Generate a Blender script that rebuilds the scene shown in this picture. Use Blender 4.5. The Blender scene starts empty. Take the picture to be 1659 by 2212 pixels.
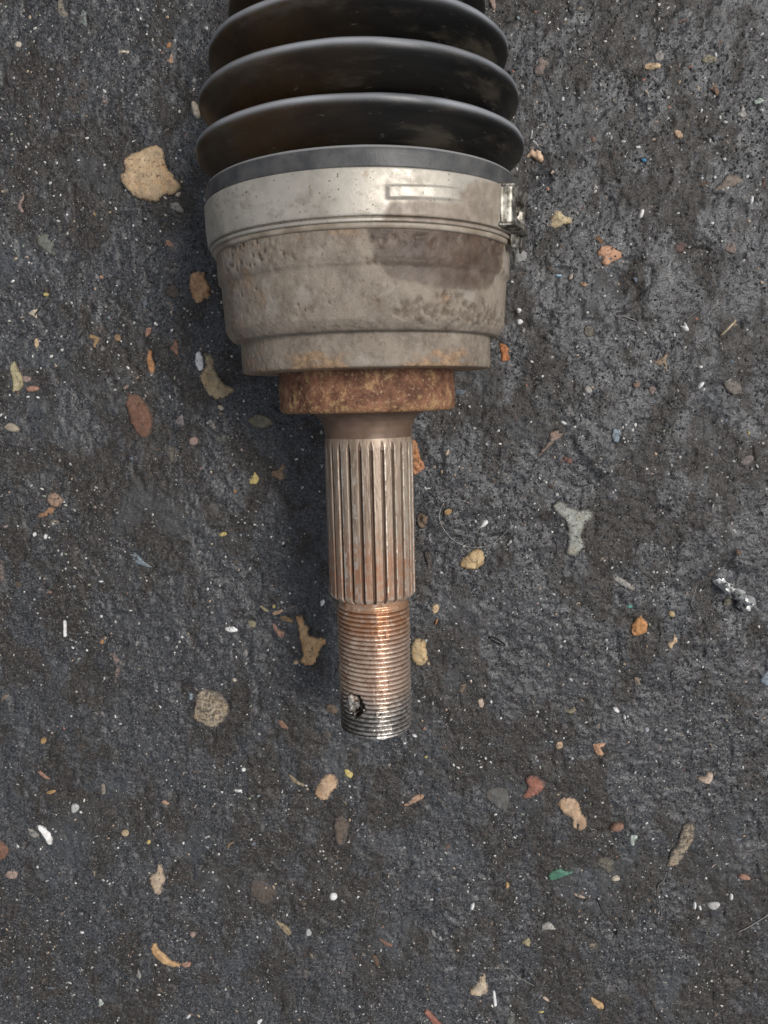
import bpy, math, random
import numpy as np
from mathutils import Vector, Matrix
from mathutils.geometry import delaunay_2d_cdt

# ---------------------------------------------------------------- camera, sky, sun, exposure
S = bpy.context.scene
COL = S.collection
MM = 0.001
AX = 48.7                       # height of the shaft axis above the ground, mm

cam_data = bpy.data.cameras.new('camera')
cam_data.sensor_fit = 'AUTO'; cam_data.sensor_width = 36.0
cam_data.lens = 36.0 * 1690.0 / 2212.0
cam_data.clip_start = 0.01; cam_data.clip_end = 50.0
cam = bpy.data.objects.new('camera', cam_data); COL.objects.link(cam)
_R = Matrix(((0.9996567302633438, 0.023145756333338163, 0.012275813739128384),
             (-0.02468160248726268, 0.9891382879428601, 0.14490088275827828),
             (-0.00878863686021818, -0.15412942532946 + 0.00897529999, 0.989370021060328)))
_R[2][1] = -0.14515412942532946
cam.matrix_world = Matrix.Translation((7.4335 * MM, 0.0, (250.0 + AX) * MM)) @ _R.to_4x4()
S.camera = cam

SUN_EL, SUN_AZ = math.radians(60.0), math.radians(68.0)      # azimuth clockwise from +Y
SKY_STRENGTH, SUN_STRENGTH = 0.10, 2.3
world = bpy.data.worlds.new('World'); S.world = world; world.use_nodes = True
wn = world.node_tree.nodes; wl = world.node_tree.links; wn.clear()
wo = wn.new('ShaderNodeOutputWorld'); bg = wn.new('ShaderNodeBackground')
sky = wn.new('ShaderNodeTexSky'); sky.sky_type = 'NISHITA'; sky.sun_disc = False
sky.sun_elevation = SUN_EL; sky.sun_rotation = SUN_AZ
sky.air_density = 1.0; sky.dust_density = 3.0; sky.ozone_density = 1.0
hs = wn.new('ShaderNodeHueSaturation'); hs.inputs['Saturation'].default_value = 0.36
wl.new(sky.outputs[0], hs.inputs['Color']); wl.new(hs.outputs[0], bg.inputs[0])
bg.inputs[1].default_value = SKY_STRENGTH; wl.new(bg.outputs[0], wo.inputs[0])

sun_data = bpy.data.lights.new('sun', 'SUN'); sun_data.energy = SUN_STRENGTH
sun_data.angle = math.radians(20.0); sun_data.color = (1.0, 0.965, 0.92)
sun = bpy.data.objects.new('sun', sun_data); COL.objects.link(sun)
_d = Vector((math.sin(SUN_AZ) * math.cos(SUN_EL), math.cos(SUN_AZ) * math.cos(SUN_EL), math.sin(SUN_EL)))
sun.rotation_euler = _d.to_track_quat('Z', 'Y').to_euler(); sun.location = _d * 2

S.view_settings.view_transform = 'Standard'; S.view_settings.look = 'None'
S.view_settings.exposure = 0.06; S.view_settings.gamma = 1.0; S.view_settings.use_curve_mapping = False

# ---------------------------------------------------------------- helpers
random.seed(7)
_rs = np.random.RandomState(11)
_T = _rs.rand(1 << 16).astype(np.float32)

def _h(i, j, k):
    return _T[((i * 73856093) ^ (j * 19349663) ^ (k * 83492791)) & 0xffff]

def n3(x, y, z=None, seed=0):
    """smooth value noise, -1..1, vectorised"""
    x = np.asarray(x, float); y = np.asarray(y, float)
    z = np.zeros_like(x) if z is None else np.asarray(z, float)
    x = x + 131.7 * seed; y = y - 71.3 * seed
    xi = np.floor(x).astype(np.int64); yi = np.floor(y).astype(np.int64); zi = np.floor(z).astype(np.int64)
    fx = x - xi; fy = y - yi; fz = z - zi
    fx = fx * fx * (3 - 2 * fx); fy = fy * fy * (3 - 2 * fy); fz = fz * fz * (3 - 2 * fz)
    def L(a, b, t): return a + (b - a) * t
    r = 0
    a = L(L(_h(xi, yi, zi), _h(xi + 1, yi, zi), fx), L(_h(xi, yi + 1, zi), _h(xi + 1, yi + 1, zi), fx), fy)
    b = L(L(_h(xi, yi, zi + 1), _h(xi + 1, yi, zi + 1), fx), L(_h(xi, yi + 1, zi + 1), _h(xi + 1, yi + 1, zi + 1), fx), fy)
    return L(a, b, fz) * 2 - 1

def sstep(a, b, x):
    t = np.clip((x - a) / (b - a), 0, 1); return t * t * (3 - 2 * t)

PITS = [(1.0, 0, 0, 1)]
PITS = [(62, 80, 7, 2.4), (130, -76, 5, 3.0), (137, -70, 4, 2.4), (142, -84, 4, 2.4), (19, -50, 6, 1.6), (18, -62, 4, 1.4), (67, -50, 4, 1.8), (50, -95, 7, .9),
        (92, 41, 5, 1.8), (98, 36, 4, 1.8), (84, 66, 8, .9), (116, 52, 6, 1.6), (122, 46, 5, 1.5), (152, -105, 8, 1.4), (120, -195, 10, 1.), (-20, -120, 8, .6),
        (118, 72, 7, 1.1), (84, -33, 6, 1.3), (-58, 62, 7, .8), (140, 24, 6, 1.1), (60, -240, 9, 1.), (97, -246, 6, 1.5), (-38, -246, 6, 1.5), (128, -12, 6, 1.4)]

def ground_h(x, y):
    h = 1.1 * n3(x / 55, y / 55, seed=1) + .75 * n3(x / 19, y / 19, seed=2) + .42 * n3(x / 8, y / 7, seed=3)
    for px, py, r, d in PITS:
        h = h - d * np.exp(-((x - px) ** 2 + (y - py) ** 2) / (r * r)) * (1 + .4 * n3(x / 4, y / 4, seed=4))
    return h

def ground_fine(x, y):
    return (.30 * n3(x / 2.4, y / 2.4, seed=5) + .30 * np.abs(n3(x / 1.25, y / 1.25, seed=6))
            + .16 * n3(x / .7, y / .7, seed=7) - .55 * sstep(.35, .75, n3(x / 3.1, y / 3.1, seed=8)))

def mesh_np(name, V, F, mats, parent=None, smooth=True, mi=None, attr=None):
    """V (n,3) in mm, F (m,3|4) int array or list of tuples -> one mesh object"""
    me = bpy.data.meshes.new(name)
    V = np.asarray(V, np.float64) * MM
    if isinstance(F, np.ndarray):
        k = F.shape[1]
        me.vertices.add(len(V)); me.vertices.foreach_set('co', V.astype(np.float32).ravel())
        me.loops.add(F.size); me.loops.foreach_set('vertex_index', F.astype(np.int32).ravel())
        me.polygons.add(len(F)); me.polygons.foreach_set('loop_start', np.arange(0, F.size, k, dtype=np.int32))
        me.update(calc_edges=True)
    else:
        me.from_pydata([tuple(v) for v in V], [], F); me.update()
    for m in (mats if isinstance(mats, (list, tuple)) else [mats]): me.materials.append(m)
    n = len(me.polygons)
    me.polygons.foreach_set('use_smooth', np.full(n, bool(smooth)) if not isinstance(smooth, np.ndarray) else smooth)
    if mi is not None: me.polygons.foreach_set('material_index', np.asarray(mi, np.int32))
    if attr:
        for an, av in attr.items():
            a = me.attributes.new(an, 'FLOAT', 'POINT'); a.data.foreach_set('value', np.asarray(av, np.float32).ravel())
    me.validate()
    o = bpy.data.objects.new(name, me); COL.objects.link(o)
    if parent: o.parent = parent
    return o

def tag(o, label=None, cat=None, group=None, kind=None):
    if label: o['label'] = label
    if cat: o['category'] = cat
    if group: o['group'] = group
    if kind: o['kind'] = kind
    return o

# ---------------------------------------------------------------- node helper
class NT:
    def __init__(s, name):
        s.m = bpy.data.materials.new(name); s.m.use_nodes = True
        s.t = s.m.node_tree; s.t.nodes.clear()
        s.out = s.t.nodes.new('ShaderNodeOutputMaterial')
        s.b = s.t.nodes.new('ShaderNodeBsdfPrincipled'); s.t.links.new(s.b.outputs[0], s.out.inputs[0])
        tc = s.t.nodes.new('ShaderNodeTexCoord'); mp = s.t.nodes.new('ShaderNodeMapping')
        mp.inputs['Scale'].default_value = (1000, 1000, 1000)      # coordinates in millimetres
        s.t.links.new(tc.outputs['Object'], mp.inputs['Vector']); s.co = mp.outputs[0]
        s.rnd = None
    def link(s, a, b):
        if isinstance(a, (int, float)): b.default_value = a
        elif isinstance(a, tuple): b.default_value = a if len(a) == 4 or b.type == 'VECTOR' else a + (1,)
        else: s.t.links.new(a, b)
    def scaled(s, v):
        mp = s.t.nodes.new('ShaderNodeMapping'); mp.inputs['Scale'].default_value = v
        s.t.links.new(s.co, mp.inputs['Vector']); return mp.outputs[0]
    def noise(s, size, detail=3, rough=.55, off=0, co=None, dist=0):
        n = s.t.nodes.new('ShaderNodeTexNoise'); n.noise_dimensions = '4D'
        n.inputs['W'].default_value = off; n.inputs['Scale'].default_value = 1.0 / size
        n.inputs['Detail'].default_value = detail; n.inputs['Roughness'].default_value = rough
        n.inputs['Distortion'].default_value = dist
        s.t.links.new(co or s.co, n.inputs['Vector']); return n.outputs[0]
    def voro(s, size, feature='F1', out=0, co=None):
        n = s.t.nodes.new('ShaderNodeTexVoronoi'); n.feature = feature; n.inputs['Scale'].default_value = 1.0 / size
        s.t.links.new(co or s.co, n.inputs['Vector']); return n.outputs[out]
    def ramp(s, v, a, b, lo=0., hi=1.):
        n = s.t.nodes.new('ShaderNodeMapRange'); n.inputs[1].default_value = a; n.inputs[2].default_value = b
        n.inputs[3].default_value = lo; n.inputs[4].default_value = hi; n.interpolation_type = 'SMOOTHSTEP' if lo < hi and True else 'LINEAR'
        s.link(v, n.inputs[0]); return n.outputs[0]
    def math(s, op, a, b=0.):
        n = s.t.nodes.new('ShaderNodeMath'); n.operation = op; s.link(a, n.inputs[0]); s.link(b, n.inputs[1]); return n.outputs[0]
    def mix(s, f, a, b, mode='MIX'):
        n = s.t.nodes.new('ShaderNodeMix'); n.data_type = 'RGBA'; n.blend_type = mode
        s.link(f, n.inputs[0]); s.link(a, n.inputs[6]); s.link(b, n.inputs[7]); return n.outputs[2]
    def attr(s, name):
        n = s.t.nodes.new('ShaderNodeAttribute'); n.attribute_name = name; return n.outputs['Fac']
    def xyz(s):
        n = s.t.nodes.new('ShaderNodeSeparateXYZ'); s.t.links.new(s.co, n.inputs[0]); return n.outputs
    def bump(s, h, dist, strength=1., prev=None):
        n = s.t.nodes.new('ShaderNodeBump'); n.inputs['Distance'].default_value = dist * MM; n.inputs['Strength'].default_value = strength
        s.link(h, n.inputs['Height'])
        if prev is not None: s.t.links.new(prev, n.inputs['Normal'])
        return n.outputs[0]
    def done(s, col, rough=.6, metal=0., normal=None, spec=.5, coat=0.):
        s.link(col, s.b.inputs['Base Color']); s.link(rough, s.b.inputs['Roughness']); s.link(metal, s.b.inputs['Metallic'])
        s.link(spec, s.b.inputs['Specular IOR Level'])
        if coat: s.b.inputs['Coat Weight'].default_value = coat
        if normal is not None: s.t.links.new(normal, s.b.inputs['Normal'])
        return s.m

# ---------------------------------------------------------------- ground
def ground_material():
    n = NT('oily_asphalt')
    f1 = n.noise(.9, 3, .6); f2 = n.noise(26, 3, .6, 3); f3 = n.noise(60, 2, .5, 9); f4 = n.noise(.45, 2, .6, 5)
    g1 = n.mix(n.ramp(f1, .38, .64), (.015, .0155, .017), (.074, .076, .082))     # cool grey, polished
    g2 = n.mix(n.ramp(f1, .40, .66), (.012, .0105, .009), (.050, .042, .036))      # brown oily dirt
    pat = n.ramp(n.math('ADD', n.noise(17, 5, .65, 3, n.scaled((1.25, .8, 1))), n.math('MULTIPLY', f3, .55)), .73, .82)
    c = n.mix(pat, g1, g2)
    c = n.mix(n.ramp(n.noise(30, 4, .6, 19), .54, .66, 0, .5), c, (.060, .066, .073))
    c = n.mix(n.ramp(n.noise(8, 5, .75, 14), .56, .68, 0, .8), c, (.009, .009, .009))
    c = n.mix(n.ramp(n.noise(6, 5, .78, 24), .60, .74, 0, .55), c, (.16, .155, .145))
    c = n.mix(n.ramp(n.noise(5, 5, .7, 34), .63, .73, 0, .55), c, (.13, .088, .062))
    c = n.mix(n.ramp(f4, .62, .68), c, (.19, .187, .18))
    c = n.mix(n.ramp(n.noise(.55, 2, .6, 55), .60, .66, 0, .7), c, (.008, .008, .008))
    r = n.math('ADD', n.ramp(n.noise(5, 4, .6, 2), .3, .7, .33, .52), n.math('MULTIPLY', pat, .2))
    nm = n.bump(n.noise(3.2, 4, .65, 44, n.scaled((.8, 1.3, 1))), 1.0, .32); nm = n.bump(f1, .35, .8, nm); nm = n.bump(f4, .15, .5, nm)
    return n.done(c, r, 0., nm, .5)

def axis_coords(fine_lo, fine_hi, step, far):
    a = np.arange(fine_lo, fine_hi + step / 2, step)
    out = []; s = step; p = a[-1]
    while p < far: s *= 1.35; p += s; out.append(p)
    lo = []; s = step; p = a[0]
    while p > -far: s *= 1.35; p -= s; lo.append(p)
    return np.array(lo[::-1] + list(a) + out)

gx = axis_coords(-176, 172, .52, 40000); gy = axis_coords(-278, 150, .52, 40000)
GX, GY = np.meshgrid(gx, gy)
GZ = ground_h(GX, GY) + ground_fine(GX, GY)
nx, ny = len(gx), len(gy)
idx = (np.arange(ny - 1)[:, None] * nx + np.arange(nx - 1)[None, :]).ravel()
GF = np.stack([idx, idx + 1, idx + nx + 1, idx + nx], 1)
M_GROUND = ground_material()
g = mesh_np('ground', np.stack([GX.ravel(), GY.ravel(), GZ.ravel()], 1), GF, M_GROUND)
tag(g, kind='structure')

# every loose piece: name, category, label, colour, height, tar cover, centre and outline in mm
FRAGMENTS = [
('stone','stone','large tan pitted stone with a wavy outline, left of the steel clamp','tan',2.6,0.1,-78.9,82.3,[(0.4,9.4),(-3.3,8.3),(-6.2,7.4),(-8.7,5.6),(-8.6,1.6),(-10.0,0.6),(-10.7,-1.2),(-8.4,-4.5),(-6.7,-6.9),(-4.5,-8.3),(-1.2,-9.0),(2.2,-9.2),(4.5,-7.5),(9.1,-6.8),(11.3,-5.3),(11.0,-2.9),(8.1,0.4),(6.5,3.1),(6.4,5.7),(5.6,9.1),(3.2,10.5)]),
('stone','stone','pale grey crumbly chip just below the large tan pitted stone','palegrey',1.2,0.35,-69.4,70.5,[(-1.9,-0.4),(0.6,-1.5),(2.5,-2.1),(2.1,0.3),(-0.0,2.3),(-3.2,1.3)]),
('stone','stone','small cream chip between the large tan stone and the pale crumbly chip','cream',0.9,0.1,-68.7,75.3,[(0.4,0.9),(-0.3,0.7),(-0.8,0.1),(-1.1,-0.5),(-0.6,-0.7),(-0.1,-0.8),(0.6,-0.5),(0.9,0.1),(1.0,0.7)]),
('pebble','pebble','narrow cream pebble touching the left edge of the rubber boot','cream',1.8,0.15,-60.3,103.8,[(-1.5,0.3),(-0.7,-2.3),(0.9,-3.0),(1.7,-2.1),(1.2,1.0),(-0.1,3.1),(-1.5,2.9)]),
('stone','stone','pale green grey stone worn flush in the ground, level with the clamp at far left','greengrey',0.7,0.45,-118.1,58.8,[(-4.5,1.6),(-3.2,-0.6),(-0.6,-2.8),(1.8,-4.5),(3.1,-3.2),(1.5,-1.3),(3.1,0.3),(2.7,2.5),(-0.5,4.2),(-3.4,3.8)]),
('brick_chip','chip','salmon pink chip left of the housing rim, below the large tan stone','salmon',0.9,0.1,-72.9,58.0,[(-0.4,-1.1),(1.6,-1.3),(1.4,0.0),(-0.5,1.7),(-2.2,0.7)]),
('stone','stone','buff smear shaped stone at the top edge near the left corner','buff',0.6,0.5,-105.4,137.7,[(-2.1,-0.2),(-0.6,-2.0),(0.3,-4.3),(1.2,-3.0),(2.2,-0.6),(0.2,1.5),(0.2,4.2),(-1.4,4.3)]),
('stone','stone','small pale turquoise stone beside the buff smear at the top left','teal',0.5,0.5,-98.3,135.3,[(-1.1,0.7),(-2.1,-1.1),(-0.2,-2.1),(1.1,-2.9),(1.0,0.1),(1.5,2.4),(-0.1,2.9)]),
('stone','stone','faint brown round stone buried nearly flush, left of the rubber boot','brown',0.4,0.72,-102.9,110.1,[(-3.7,3.2),(-5.7,-0.9),(-4.4,-5.0),(-2.3,-7.2),(2.9,-4.2),(5.4,-1.2),(5.7,2.9),(3.2,6.1),(-1.2,6.2)]),
('stone','stone','light grey irregular nugget near the left border in the top left corner','cream',0.9,0.2,-122.6,127.8,[(1.2,0.3),(0.7,0.9),(-0.2,1.1),(-0.8,0.6),(-1.2,0.1),(-1.0,-0.7),(-0.3,-1.1),(0.5,-0.8),(1.1,-0.4)]),
('brick_chip','chip','small orange chip, upper of two left of the topmost boot fold','orange',0.8,0.1,-68.4,125.5,[(0.1,1.1),(-0.6,0.6),(-0.9,-0.2),(-0.9,-0.9),(-0.3,-0.9),(0.3,-0.9),(0.8,-0.2),(0.9,0.5),(0.7,0.9)]),
('brick_chip','chip','peach coloured forked chip, lower of two left of the topmost boot fold','peach',0.8,0.2,-68.3,120.9,[(-0.5,0.3),(-1.6,-0.4),(-0.3,-1.2),(0.9,-1.5),(0.9,0.5),(0.7,2.3)]),
('splinter','splinter','thin pale splinter lying level above the large tan stone','cream',0.7,0.2,-85.3,123.8,[(-2.0,-0.8),(-0.1,-0.1),(2.1,-0.4),(2.3,0.6),(0.0,0.8),(-2.3,-0.0)]),
('pebble','pebble','small round grey pebble between the boot and the forked peach chip','palegrey',0.9,0.3,-60.3,113.6,[(0.7,0.5),(0.2,0.7),(-0.4,0.8),(-0.8,0.3),(-0.9,-0.2),(-0.5,-0.7),(0.1,-0.9),(0.6,-0.5),(1.0,0.0)]),
('pebble','pebble','small pinkish pebble left of the boot at mid height of its folds','pink',0.8,0.2,-93.1,107.6,[(0.7,0.5),(0.2,0.6),(-0.4,0.6),(-0.8,0.3),(-0.7,-0.2),(-0.5,-0.6),(0.1,-0.7),(0.6,-0.4),(0.9,-0.0)]),
('stone','stone','thin tan streak of stone with a fork near the left border, level with the clamp','pink',0.6,0.3,-126.4,73.4,[(-0.3,1.2),(-1.9,-0.9),(-0.4,-3.1),(0.5,-2.6),(-0.4,-0.4),(1.4,2.2),(1.1,3.6)]),
('stone','stone','small ochre grain group left of the housing, under the large stone','ochre',0.5,0.4,-99.8,69.3,[(0.6,-0.6),(0.7,0.1),(0.5,0.7),(-0.0,0.9),(-0.6,0.9),(-0.7,0.3),(-0.6,-0.4),(-0.2,-0.8),(0.3,-1.1)]),
('stone','stone','orange tan oblong stone close to the left side of the housing','orangetan',2.2,0.12,-62.7,42.0,[(-3.8,2.1),(-3.1,-1.5),(-2.6,-4.7),(-1.5,-5.8),(1.8,-5.0),(4.1,-3.8),(4.0,-0.6),(2.7,2.7),(2.1,5.2),(-0.5,6.0),(-3.1,5.3)]),
('stone','stone','dull brown ridged stone just left of the orange tan oblong stone','brown',1.3,0.35,-73.1,41.0,[(-1.2,1.3),(-3.1,0.2),(-2.1,-1.6),(0.4,-2.7),(3.4,-1.7),(2.1,1.2),(0.4,3.4)]),
('stone','stone','greyish mauve flake above the dull brown ridged stone','palegrey',0.7,0.4,-73.8,48.6,[(-2.3,0.8),(-0.9,-0.3),(1.6,-1.8),(2.8,-0.8),(0.3,0.3),(-1.5,1.8)]),
('stone','stone','curved ochre stone with a yellow lower edge, left of the lower housing step','ochregrey',1.6,0.22,-58.8,9.3,[(-3.4,6.5),(-3.1,4.3),(-4.7,2.1),(-6.0,-0.8),(-4.7,-3.5),(-2.3,-7.2),(0.3,-9.0),(4.9,-7.4),(7.4,-5.6),(7.4,-3.8),(4.7,-3.9),(2.9,-1.8),(1.2,1.2),(-0.1,4.2),(0.4,7.1),(-1.0,8.9),(-4.0,8.7)]),
('stone','stone','chalky white crumb stuck to the top of the curved ochre stone','white',1.2,0.3,-64.2,15.3,[(-1.7,-0.9),(-0.4,-3.9),(1.5,-3.2),(1.4,1.3),(0.4,3.5),(-1.1,3.2)]),
('stone','stone','tall reddish brown stone with a ridge line, left of the rusty collar','redbrown',2.6,0.18,-88.6,-5.0,[(-4.8,6.0),(-4.5,2.3),(-3.3,-2.3),(-1.7,-5.3),(-0.3,-7.3),(1.6,-8.4),(3.9,-7.0),(5.5,-2.5),(5.3,1.3),(2.9,5.4),(-0.6,8.9),(-4.0,9.0)]),
('stone','stone','olive tan lens shaped stone left of the collar bottom','olive',1.7,0.2,-42.2,-7.9,[(-3.1,-1.6),(-0.2,-2.8),(2.9,-2.0),(5.1,-0.7),(3.4,1.4),(0.1,3.0),(-2.9,2.5),(-5.3,0.3)]),
('stone','stone','yellow green wedge shaped stone at the left border, level with the housing base','olivelight',1.5,0.2,-134.1,10.9,[(-2.0,4.5),(-2.1,1.5),(-1.1,-2.2),(-1.9,-5.8),(1.1,-4.9),(2.6,-3.0),(2.6,-0.1),(1.1,3.3),(-0.1,6.6)]),
('stone','stone','pinkish grey lump against the right side of the yellow green wedge','pink',1.1,0.25,-130.4,10.2,[(1.8,0.5),(0.6,1.1),(-0.6,1.2),(-1.6,0.8),(-1.8,-0.0),(-1.4,-0.9),(0.0,-1.2),(1.2,-1.0),(1.8,-0.3)]),
('pebble','pebble','pink brown oval pebble under the yellow green wedge','salmon',1.2,0.2,-128.4,6.5,[(1.8,0.8),(0.5,1.2),(-1.3,1.0),(-2.4,0.3),(-2.4,-0.5),(-1.4,-1.2),(0.5,-1.1),(2.1,-0.7),(2.7,0.2)]),
('pebble','pebble','buff oval pebble at the left border, level with the collar bottom','buff',1.1,0.3,-137.2,-7.9,[(2.2,0.3),(1.1,1.5),(-1.0,1.9),(-2.2,1.2),(-3.1,0.3),(-2.1,-0.9),(-0.0,-1.7),(2.1,-1.8),(3.1,-0.9)]),
('brick_chip','chip','upright salmon chip standing highest of the three left of the lower housing','salmon',1,0.1,-83.2,26.5,[(0.2,1.7),(-0.7,0.8),(-1.2,-0.5),(-1.1,-1.4),(-0.7,-1.9),(0.3,-1.3),(1.1,-0.1),(1.3,1.1),(0.9,1.6)]),
('brick_chip','chip','forked orange chip directly below the upright salmon chip','orange',1.1,0.15,-82.9,15.3,[(-1.6,1.0),(-1.2,-2.7),(-0.2,-4.5),(1.0,-3.8),(1.2,-0.5),(0.4,1.7),(0.7,3.9),(-0.3,4.8)]),
('brick_chip','chip','red brown crooked chip between the forked orange chip and the curved ochre stone','salmondark',1.1,0.2,-73.2,20.4,[(-0.7,1.2),(-2.2,-0.6),(-0.9,-1.4),(0.7,-3.0),(1.4,-1.4),(1.1,1.5),(0.7,3.7)]),
('brick_chip','chip','small tan upright chip near the left border above the yellow green wedge','tan',0.8,0.2,-125.6,23.4,[(0.5,-1.2),(0.9,-0.3),(0.8,0.9),(0.3,1.8),(-0.3,1.6),(-0.8,0.7),(-0.8,-0.4),(-0.5,-1.2),(-0.0,-2.0)]),
('stone','stone','gold crumbly stone with a dark edge, right of the small tan upright chip','ochre',1.1,0.35,-103.7,23.8,[(-2.0,1.1),(0.0,-0.1),(-0.6,-1.9),(0.3,-3.0),(2.0,-0.1),(1.8,1.4),(-1.5,2.5)]),
('stone','stone','tiny gold crumb between the gold crumbly stone and the upright salmon chip','ochre',0.8,0.4,-94.9,24.7,[(1.2,0.1),(1.0,1.0),(0.1,1.3),(-0.9,1.1),(-1.3,0.3),(-1.2,-0.6),(-0.5,-1.2),(0.5,-1.4),(1.1,-0.7)]),
('stone','stone','cream chip with a small dark twig, left of the upper housing','cream',0.9,0.25,-125.4,34.3,[(-0.6,-0.8),(0.8,-2.0),(1.0,-0.1),(1.5,1.7),(-0.4,1.3),(-2.4,-0.1)]),
('pebble','pebble','tiny yellow pebble left of the upper housing','yellow',0.8,0.05,-120.5,41.1,[(0.7,0.4),(0.2,0.7),(-0.4,0.7),(-0.9,0.3),(-1.0,-0.3),(-0.5,-0.6),(0.1,-0.7),(0.7,-0.5),(1.1,-0.0)]),
('stone','stone','mauve three cornered chip between the reddish brown stone and the olive lens','mauve',0.9,0.3,-72.7,-6.8,[(-1.3,0.9),(-2.8,-0.9),(-0.3,-1.9),(1.4,-2.1),(1.1,0.5),(1.9,3.5)]),
('pebble','pebble','rose pink crumb below the mauve three cornered chip','pink',1.2,0.15,-68.2,-14.8,[(-1.9,-1.2),(-0.0,-1.7),(1.6,-1.0),(1.9,0.9),(0.2,2.1),(-1.8,1.0)]),
('stone','stone','flat grey green patch of stone below the olive lens shaped stone','greengrey',0.3,0.6,-57.3,-13.9,[(1.9,1.3),(0.3,1.6),(-1.5,1.1),(-2.8,0.2),(-2.8,-1.0),(-1.4,-1.6),(0.7,-1.5),(2.5,-0.7),(3.2,0.5)]),
('stone','stone','whitish smeared chip above the flat grey green patch','palegrey',0.5,0.5,-60.8,-8.7,[(1.7,-0.9),(0.9,0.4),(0.0,1.6),(-1.0,2.0),(-1.4,1.3),(-1.4,0.3),(-0.7,-0.9),(0.4,-1.9),(1.4,-1.8)]),
('stone','stone','faded grey buff double patch of stone right of the reddish brown stone','olive',0.4,0.68,-77.5,-19.0,[(-3.0,2.0),(-1.2,-0.7),(-0.7,-4.6),(2.4,-3.9),(3.4,0.7),(1.3,2.6),(-2.1,3.9)]),
('stone','stone','tan winged crumb stone left of the spline teeth','tandark',1.1,0.3,-36.0,-27.4,[(-0.6,0.9),(-2.9,0.5),(-4.2,-1.3),(-1.5,-2.2),(0.7,-3.8),(2.0,-2.6),(1.3,0.8),(3.0,2.7),(2.2,5.0)]),
('stone','stone','yellow lumpy crumb left of the tan winged crumb','yellow',1.3,0.1,-46.0,-29.7,[(-0.5,0.8),(-1.5,-0.3),(-2.0,-1.9),(0.7,-2.2),(1.9,-0.8),(1.2,1.5),(0.2,2.9)]),
('brick_chip','chip','tiny vivid orange speck below the yellow lumpy crumb','orange',0.7,0,-53.5,-34.4,[(0.6,0.4),(0.2,0.7),(-0.3,0.5),(-0.6,0.2),(-0.6,-0.2),(-0.4,-0.6),(0.1,-0.6),(0.5,-0.4),(0.6,-0.0)]),
('pebble','pebble','small cream pebble under the curved ochre stone','cream',1,0.1,-57.1,-2.3,[(1.2,-0.2),(0.8,0.6),(-0.1,0.9),(-0.9,1.1),(-1.1,0.5),(-0.9,-0.2),(-0.4,-0.9),(0.5,-1.1),(1.0,-0.7)]),
('pebble','pebble','small peach square chip left of the large housing, left of the ridged stone','peach',0.8,0.15,-99.3,46.9,[(0.7,0.3),(0.3,0.7),(-0.3,0.7),(-0.7,0.4),(-0.8,-0.0),(-0.7,-0.6),(-0.0,-0.7),(0.6,-0.6),(0.9,-0.2)]),
('pebble','pebble','pink white nugget above the top of the reddish brown stone','pink',0.8,0.3,-92.8,6.3,[(0.7,0.9),(-0.1,0.7),(-0.8,0.3),(-1.3,-0.3),(-1.1,-0.9),(-0.3,-0.9),(0.6,-0.5),(1.1,0.1),(1.2,0.6)]),
('stone','stone','rust and cream mottled crumb cluster near the left border, level with the splines','peach',1,0.35,-122.8,-36.1,[(-3.6,1.4),(-2.7,-1.8),(-0.5,-3.0),(2.3,-1.9),(3.6,-0.3),(1.5,2.0),(-0.7,3.6)]),
('stone','stone','orange brown streak stone joined under the mottled crumb cluster','orange',0.8,0.4,-126.9,-40.8,[(1.3,2.1),(-0.3,0.6),(-3.1,-0.5),(-3.7,-2.1),(-0.5,-1.8),(2.7,-0.3),(3.7,2.0)]),
('stone','stone','steel blue leaf shaped sliver of stone at left centre','bluegrey',0.8,0.08,-91.6,-61.0,[(-3.0,0.6),(-0.8,-1.3),(2.3,-2.4),(4.6,-2.4),(2.7,-1.4),(0.6,1.1),(-2.0,3.0),(-4.4,2.8)]),
('paint_sliver','sliver','bright white upright rectangular sliver at the left centre','white',0.8,0.02,-123.8,-87.4,[(-0.6,0.1),(-1.1,-3.6),(0.5,-3.6),(0.7,0.1),(0.9,3.5),(-0.4,3.5)]),
('stone','stone','large smooth ochre stone with a narrow neck, left of the thread','ochretan',1.8,0.06,-27.5,-94.8,[(-3.7,5.0),(-3.7,1.4),(-2.8,-1.5),(-2.5,-5.6),(-3.6,-8.0),(-2.3,-9.5),(1.3,-9.8),(2.9,-8.2),(4.7,-2.9),(7.1,-0.9),(7.6,1.4),(2.5,1.7),(-0.2,2.9),(0.4,5.8),(-1.4,7.4),(-1.5,10.3),(-4.7,10.5)]),
('pebble','pebble','small tan oval pebble at the lower left of the ochre stone with a neck','tan',1.3,0.05,-32.7,-103.2,[(0.8,0.7),(0.1,1.0),(-0.7,0.6),(-1.2,0.1),(-1.0,-0.4),(-0.6,-0.9),(0.4,-0.9),(1.0,-0.4),(1.1,0.2)]),
('stone','stone','round cream stone with a mottled crumbled top, left below the thread','mottle',2.2,0.38,-68.3,-121.8,[(-5.1,5.8),(-6.1,1.6),(-7.6,-3.0),(-5.7,-5.6),(-1.5,-8.2),(1.7,-8.5),(5.9,-5.4),(8.1,-2.1),(7.8,1.7),(5.0,6.8),(1.1,8.1),(-3.7,8.6)]),
('pebble','pebble','blue grey pebble at the upper left rim of the round mottled cream stone','bluegrey',0.8,0.3,-75.6,-116.8,[(0.8,1.1),(0.2,1.5),(-0.3,1.5),(-0.8,0.7),(-0.8,-0.6),(-0.5,-1.6),(0.1,-1.5),(0.6,-1.0),(0.9,-0.0)]),
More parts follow.
